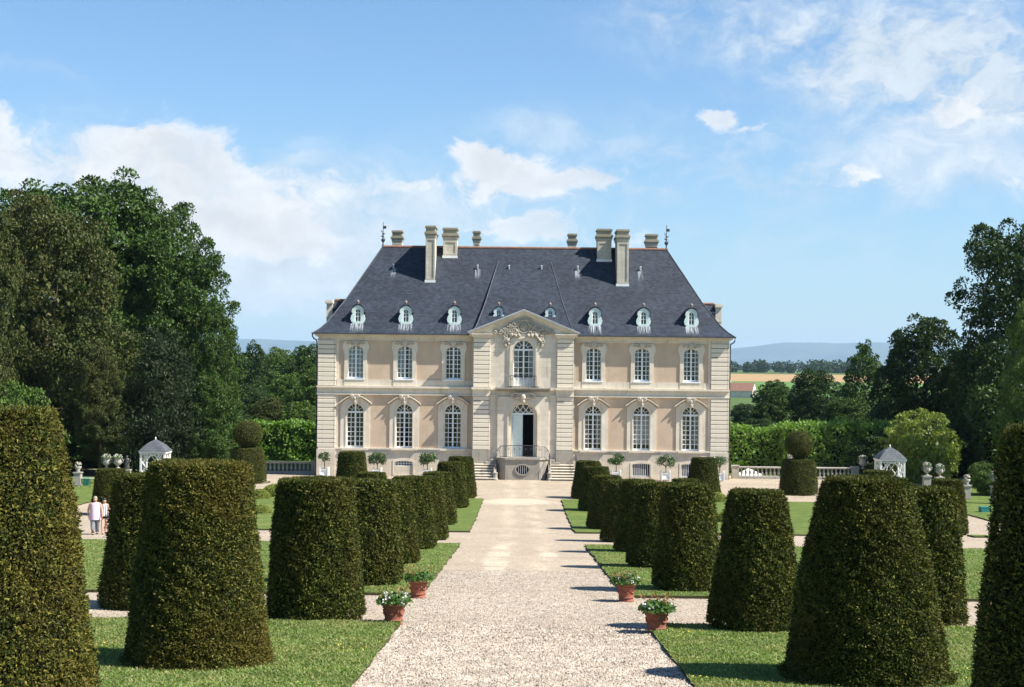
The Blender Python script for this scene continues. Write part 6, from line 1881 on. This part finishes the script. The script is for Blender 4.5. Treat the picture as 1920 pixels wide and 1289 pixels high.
# loose stones on the gravel
x, y = [], []
for (n_, a, b) in ((70000, 16, 26), (45000, 26, 44)):
    yy = rng.uniform(a, b, n_); xx = rng.uniform(-1, 1, n_) * 2.45
    x.append(xx); y.append(yy)
yy = rng.uniform(CP1A, CP1B, 25000); x.append(rng.uniform(-9, 9, 25000)); y.append(yy)
x = np.concatenate(x); y = np.concatenate(y); k = ~in_plots(x, y, -.02); x, y = x[k], y[k]; n_ = len(x)
s = (rng.uniform(.006, .014, n_) * np.where(y < CP1A, 1.25, 1.0))[:, None]
tall = np.where(y < CP1A, 1.5, .9)[:, None]
ex = rng.uniform(.7, 1.5, (n_, 1)); an = rng.uniform(0, 6.28, n_)[:, None]
cen = np.stack([x, y, Gn(y) + .004], 1)
def cor(u, v, h): return cen + np.concatenate([s * (u * ex * np.cos(an) - v * np.sin(an)), s * (u * ex * np.sin(an) + v * np.cos(an)), s * h * tall], 1)
A, B, Cc, D, T = cor(-1, -1, 0), cor(1, -.8, 0), cor(.9, 1, 0), cor(-.8, .9, 0), cor(.1, 0, 1.0)
base = np.stack([A, B, Cc, D, T], 1).reshape(-1, 3).astype(np.float32)
me = bpy.data.meshes.new('pebbles')
me.vertices.add(len(base)); me.vertices.foreach_set('co', base.ravel())
tri = np.array([[0, 1, 4], [1, 2, 4], [2, 3, 4], [3, 0, 4]]); fi = (tri[None] + 5 * np.arange(n_)[:, None, None]).reshape(-1)
me.loops.add(len(fi)); me.loops.foreach_set('vertex_index', fi.astype(np.int32))
me.polygons.add(n_ * 4); me.polygons.foreach_set('loop_start', np.arange(0, n_ * 12, 3, dtype=np.int32)); me.polygons.foreach_set('loop_total', np.full(n_ * 4, 3, np.int32))
me.update(calc_edges=True)
tag(link('pebbles', me, M['gravel_stone']), 'loose pale gravel stones on the path', 'gravel', None, 'stuff')

# ------------------------------------------------------------------ two walkers
M['skin'] = simple('skin', (0.55, 0.30, 0.21), (0.5, 0.27, 0.19), 8, 0.55, 0.3)
M['white_cloth'] = simple('white_pink_cloth', (0.62, 0.58, 0.61), (0.64, 0.38, 0.5), 2.6, 0.85, 0.1)
M['grey_cloth'] = simple('grey_cloth', (0.17, 0.18, 0.20), (0.23, 0.24, 0.26), 5, 0.9, 0.1)
M['dark_cloth'] = simple('dark_cloth', (0.02, 0.02, 0.024), None, 5, 0.9, 0.1)
M['grey_hair'] = simple('grey_blond_hair', (0.40, 0.33, 0.25), (0.3, 0.25, 0.19), 14, 0.6, 0.3)
M['black_hair'] = simple('black_hair', (0.012, 0.010, 0.009), None, 14, 0.5, 0.4)
m, q, out = new_mat('striped_cloth')
co = q.n('ShaderNodeTexCoord').outputs['Object']
xx = q.sep(co)[0]
base = q.mix(q.m('GREATER_THAN', q.m('SINE', q.m('MULTIPLY', xx, 62.0)), .25), (0.78, 0.78, 0.78), (0.03, 0.03, 0.035))
principled(q, out, base, .85, .1)
M['striped_cloth'] = m

def skin_body(name, joints, edges, parent, mat, root=0):
    me = bpy.data.meshes.new(name)
    me.from_pydata([j[:3] for j in joints], edges, [])
    me.materials.append(mat)
    o = bpy.data.objects.new(name, me); C.objects.link(o); o.parent = parent
    md = o.modifiers.new('skin', 'SKIN'); md.use_smooth_shade = True
    if not me.skin_vertices: me.attributes  # layer is created with the modifier
    for i, j in enumerate(joints):
        d = me.skin_vertices[0].data[i]
        d.radius = (j[3], j[4] if len(j) > 4 else j[3]); d.use_root = (i == root)
    sb = o.modifiers.new('subdivision', 'SUBSURF'); sb.levels = 1; sb.render_levels = 2
    return o

def person(px, pyf, H, heading, label, style, stride):
    x, y = on_ground(px, pyf)
    e = empty('person', (x, y, G(y) + .01), heading); tag(e, label, 'person', 'walkers in the garden'); e.scale = (H / 1.65,) * 3
    w = 1.12 if style == 'tunic' else .96
    f, b = -.20 * stride, .22 * stride     # front and back foot along -y / +y
    J = [(0, 0, .92, .15 * w, .115 * w),            # 0 pelvis
         (0, -.01, 1.10, .135 * w, .11 * w), (0, -.01, 1.26, .15 * w, .115 * w), (0, 0, 1.37, .12 * w, .085), (0, -.01, 1.44, .05, .05),   # 1-4 belly chest shoulders neck
         (0, -.04, 1.52, .075, .088), (0, -.035, 1.595, .072, .085)]                                                                       # 5-6 head
    E = [(0, 1), (1, 2), (2, 3), (3, 4), (4, 5), (5, 6)]
    J.append((0, -.125, 1.515, .014)); E.append((5, len(J) - 1))          # nose
    for s in (-1, 1): J.append((s * .082, -.03, 1.52, .014)); E.append((5, len(J) - 1))   # ears
    for s, ft in ((-1, f), (1, b)):
        i = len(J)
        knee_y = ft * .45 - .03
        J += [(s * .09 * w, 0, .84, .088 * w), (s * .10, knee_y, .48, .06 * w), (s * .10, ft * .95 + .02, .27, .054 * w), (s * .10, ft + .02, .08, .038), (s * .105, ft - .12, .03, .036)]
        E += [(0, i), (i, i + 1), (i + 1, i + 2), (i + 2, i + 3), (i + 3, i + 4)]
    for s, sw in ((-1, .14 * stride), (1, -.16 * stride)):
        i = len(J)
        if style != 'tunic' and s > 0:
            arm = [(s * .19, 0, 1.36, .05), (s * .26, -.04, 1.14, .042), (s * .20, -.22, 1.05, .034), (s * .14, -.27, 1.05, .028)]
        else:
            arm = [(s * .185 * w, 0, 1.36, .056 * w), (s * .255 * w, sw * .4, 1.12, .045 * w), (s * .27 * w, sw - .05, .90, .035), (s * .268 * w, sw - .07, .83, .030)]
        J += arm; E += [(3, i), (i, i + 1), (i + 1, i + 2), (i + 2, i + 3)]
        hx, hy, hz = arm[-1][:3]
        d = Vector(arm[-1][:3]) - Vector(arm[-2][:3]); d.normalize()
        for k, (off, ln) in enumerate(((-.024, .062), (-.008, .07), (.008, .066), (.024, .052))):
            p1 = Vector((hx, hy + off, hz)) + d * .04; p2 = p1 + d * ln + Vector((-s * .012, 0, 0))
            J += [(p1.x, p1.y, p1.z, .009), (p2.x, p2.y, p2.z, .0075)]; E += [(i + 3, len(J) - 2), (len(J) - 2, len(J) - 1)]
        p1 = Vector((hx - s * .01, hy - .04, hz)); J.append((p1.x, p1.y - .012, p1.z - .035, .009)); E.append((i + 3, len(J) - 1))
    body = skin_body('body', J, E, e, M['skin'])
    for s in (-1, 1): MB().ball((s * .03, -.122, 1.545), .009, 1, 1, 1, 6, 4).build('eye', M['black_hair'], e)
    def garment(name, mat, rings, seg=20):
        v = []; fs = []
        for (z, rx, ry, cx, cy) in rings:
            for k in range(seg):
                a = 2 * math.pi * k / seg
                fold = 1 + (.05 * math.sin(a * 5 + z * 6) if z < 1.1 and name != 'trousers' else 0)
                v.append((cx + rx * fold * math.cos(a), cy + ry * fold * math.sin(a), z))
        for i in range(len(rings) - 1):
            for k in range(seg): fs.append((i * seg + k, i * seg + (k + 1) % seg, (i + 1) * seg + (k + 1) % seg, (i + 1) * seg + k))
        return MB().add(v, fs).build(name, mat, e, smooth=True)
    def leg_cloth(name, mat, zlow):
        mb = MB()
        for s, ft in ((-1, f), (1, b)):
            pts = [(s * .085 * w, 0, .92), (s * .09 * w, ft * .1, .74), (s * .10, ft * .45 - .03, .48), (s * .10, ft * .95 + .02, .27), (s * .10, ft + .03, .09)]
            rr = [.125 * w, .112 * w, .085 * w, .078 * w, .075]
            pts = [p for p in pts if p[2] >= zlow]; mb.tube(pts, rr[:len(pts)], 12)
        return mb.build(name, mat, e, smooth=True)
    if style == 'tunic':
        garment('tunic', M['white_cloth'], [(.66, .27, .22, 0, .01), (.78, .265, .21, 0, .01), (.92, .245, .20, 0, 0), (1.05, .225, .185, 0, -.01), (1.2, .215, .18, 0, -.015), (1.31, .20, .155, 0, -.01), (1.385, .165, .12, 0, 0), (1.42, .10, .085, 0, 0)])
        leg_cloth('trousers', M['grey_cloth'], .05)
        hr = MB(); hr.ball((0, -.015, 1.585), .098, .95, 1.08, .98, 14, 9); hr.build('hair', M['grey_hair'], e, smooth=True).data.transform(Matrix.Translation((0, .018, .018)))
    else:
        garment('top', M['striped_cloth'], [(.84, .20, .155, 0, 0), (.95, .19, .15, 0, 0), (1.1, .165, .14, 0, -.01), (1.24, .172, .145, 0, -.01), (1.33, .165, .125, 0, -.005), (1.385, .135, .10, 0, 0), (1.42, .085, .07, 0, 0)])
        leg_cloth('shorts', M['dark_cloth'], .60)
        hr = MB(); hr.ball((0, .0, 1.60), .10, .95, 1.05, .98, 14, 9); hr.lathe([(.085, 1.34), (.10, 1.42), (.10, 1.52), (.08, 1.6)], 12, (0, .05, 0), 1, .7); hr.build('hair', M['black_hair'], e, smooth=True).data.transform(Matrix.Translation((0, .02, .015)))
    sh = MB()
    for s, ft in ((-1, f), (1, b)): sh.ball((s * .103, ft - .05, .035), .05, .95, 2.4, .75, 10, 6)
    sh.build('shoes', M['dark_cloth'] if style == 'tunic' else M['bark'], e, smooth=True)
    return e
person(178, 1003, 1.56, R(18), 'person in a white and pink sleeveless tunic and grey trousers walking', 'tunic', .9)
person(195, 1002, 1.48, R(25), 'person with dark hair in a striped top and dark shorts walking beside', 'shorts', 1.0)

# ------------------------------------------------------------------ summer haze over the plain
hz = MB().box(-19500, 19500, -68, 25500, -12, 440).build('haze', None)
hz['kind'] = 'stuff'; tag(hz, 'pale blue summer haze lying over the distant plain', 'haze')
m = bpy.data.materials.new('haze_air'); m.use_nodes = True; m.node_tree.nodes.clear()
q = NT(m.node_tree); out = q.n('ShaderNodeOutputMaterial')
pv = q.n('ShaderNodeVolumePrincipled')
pv.inputs['Color'].default_value = (0.55, 0.77, 1.0, 1)
pv.inputs['Density'].default_value = 0.000045
pv.inputs['Anisotropy'].default_value = 0.0
q.t.links.new(pv.outputs[0], out.inputs['Volume'])
hz.data.materials.append(m)
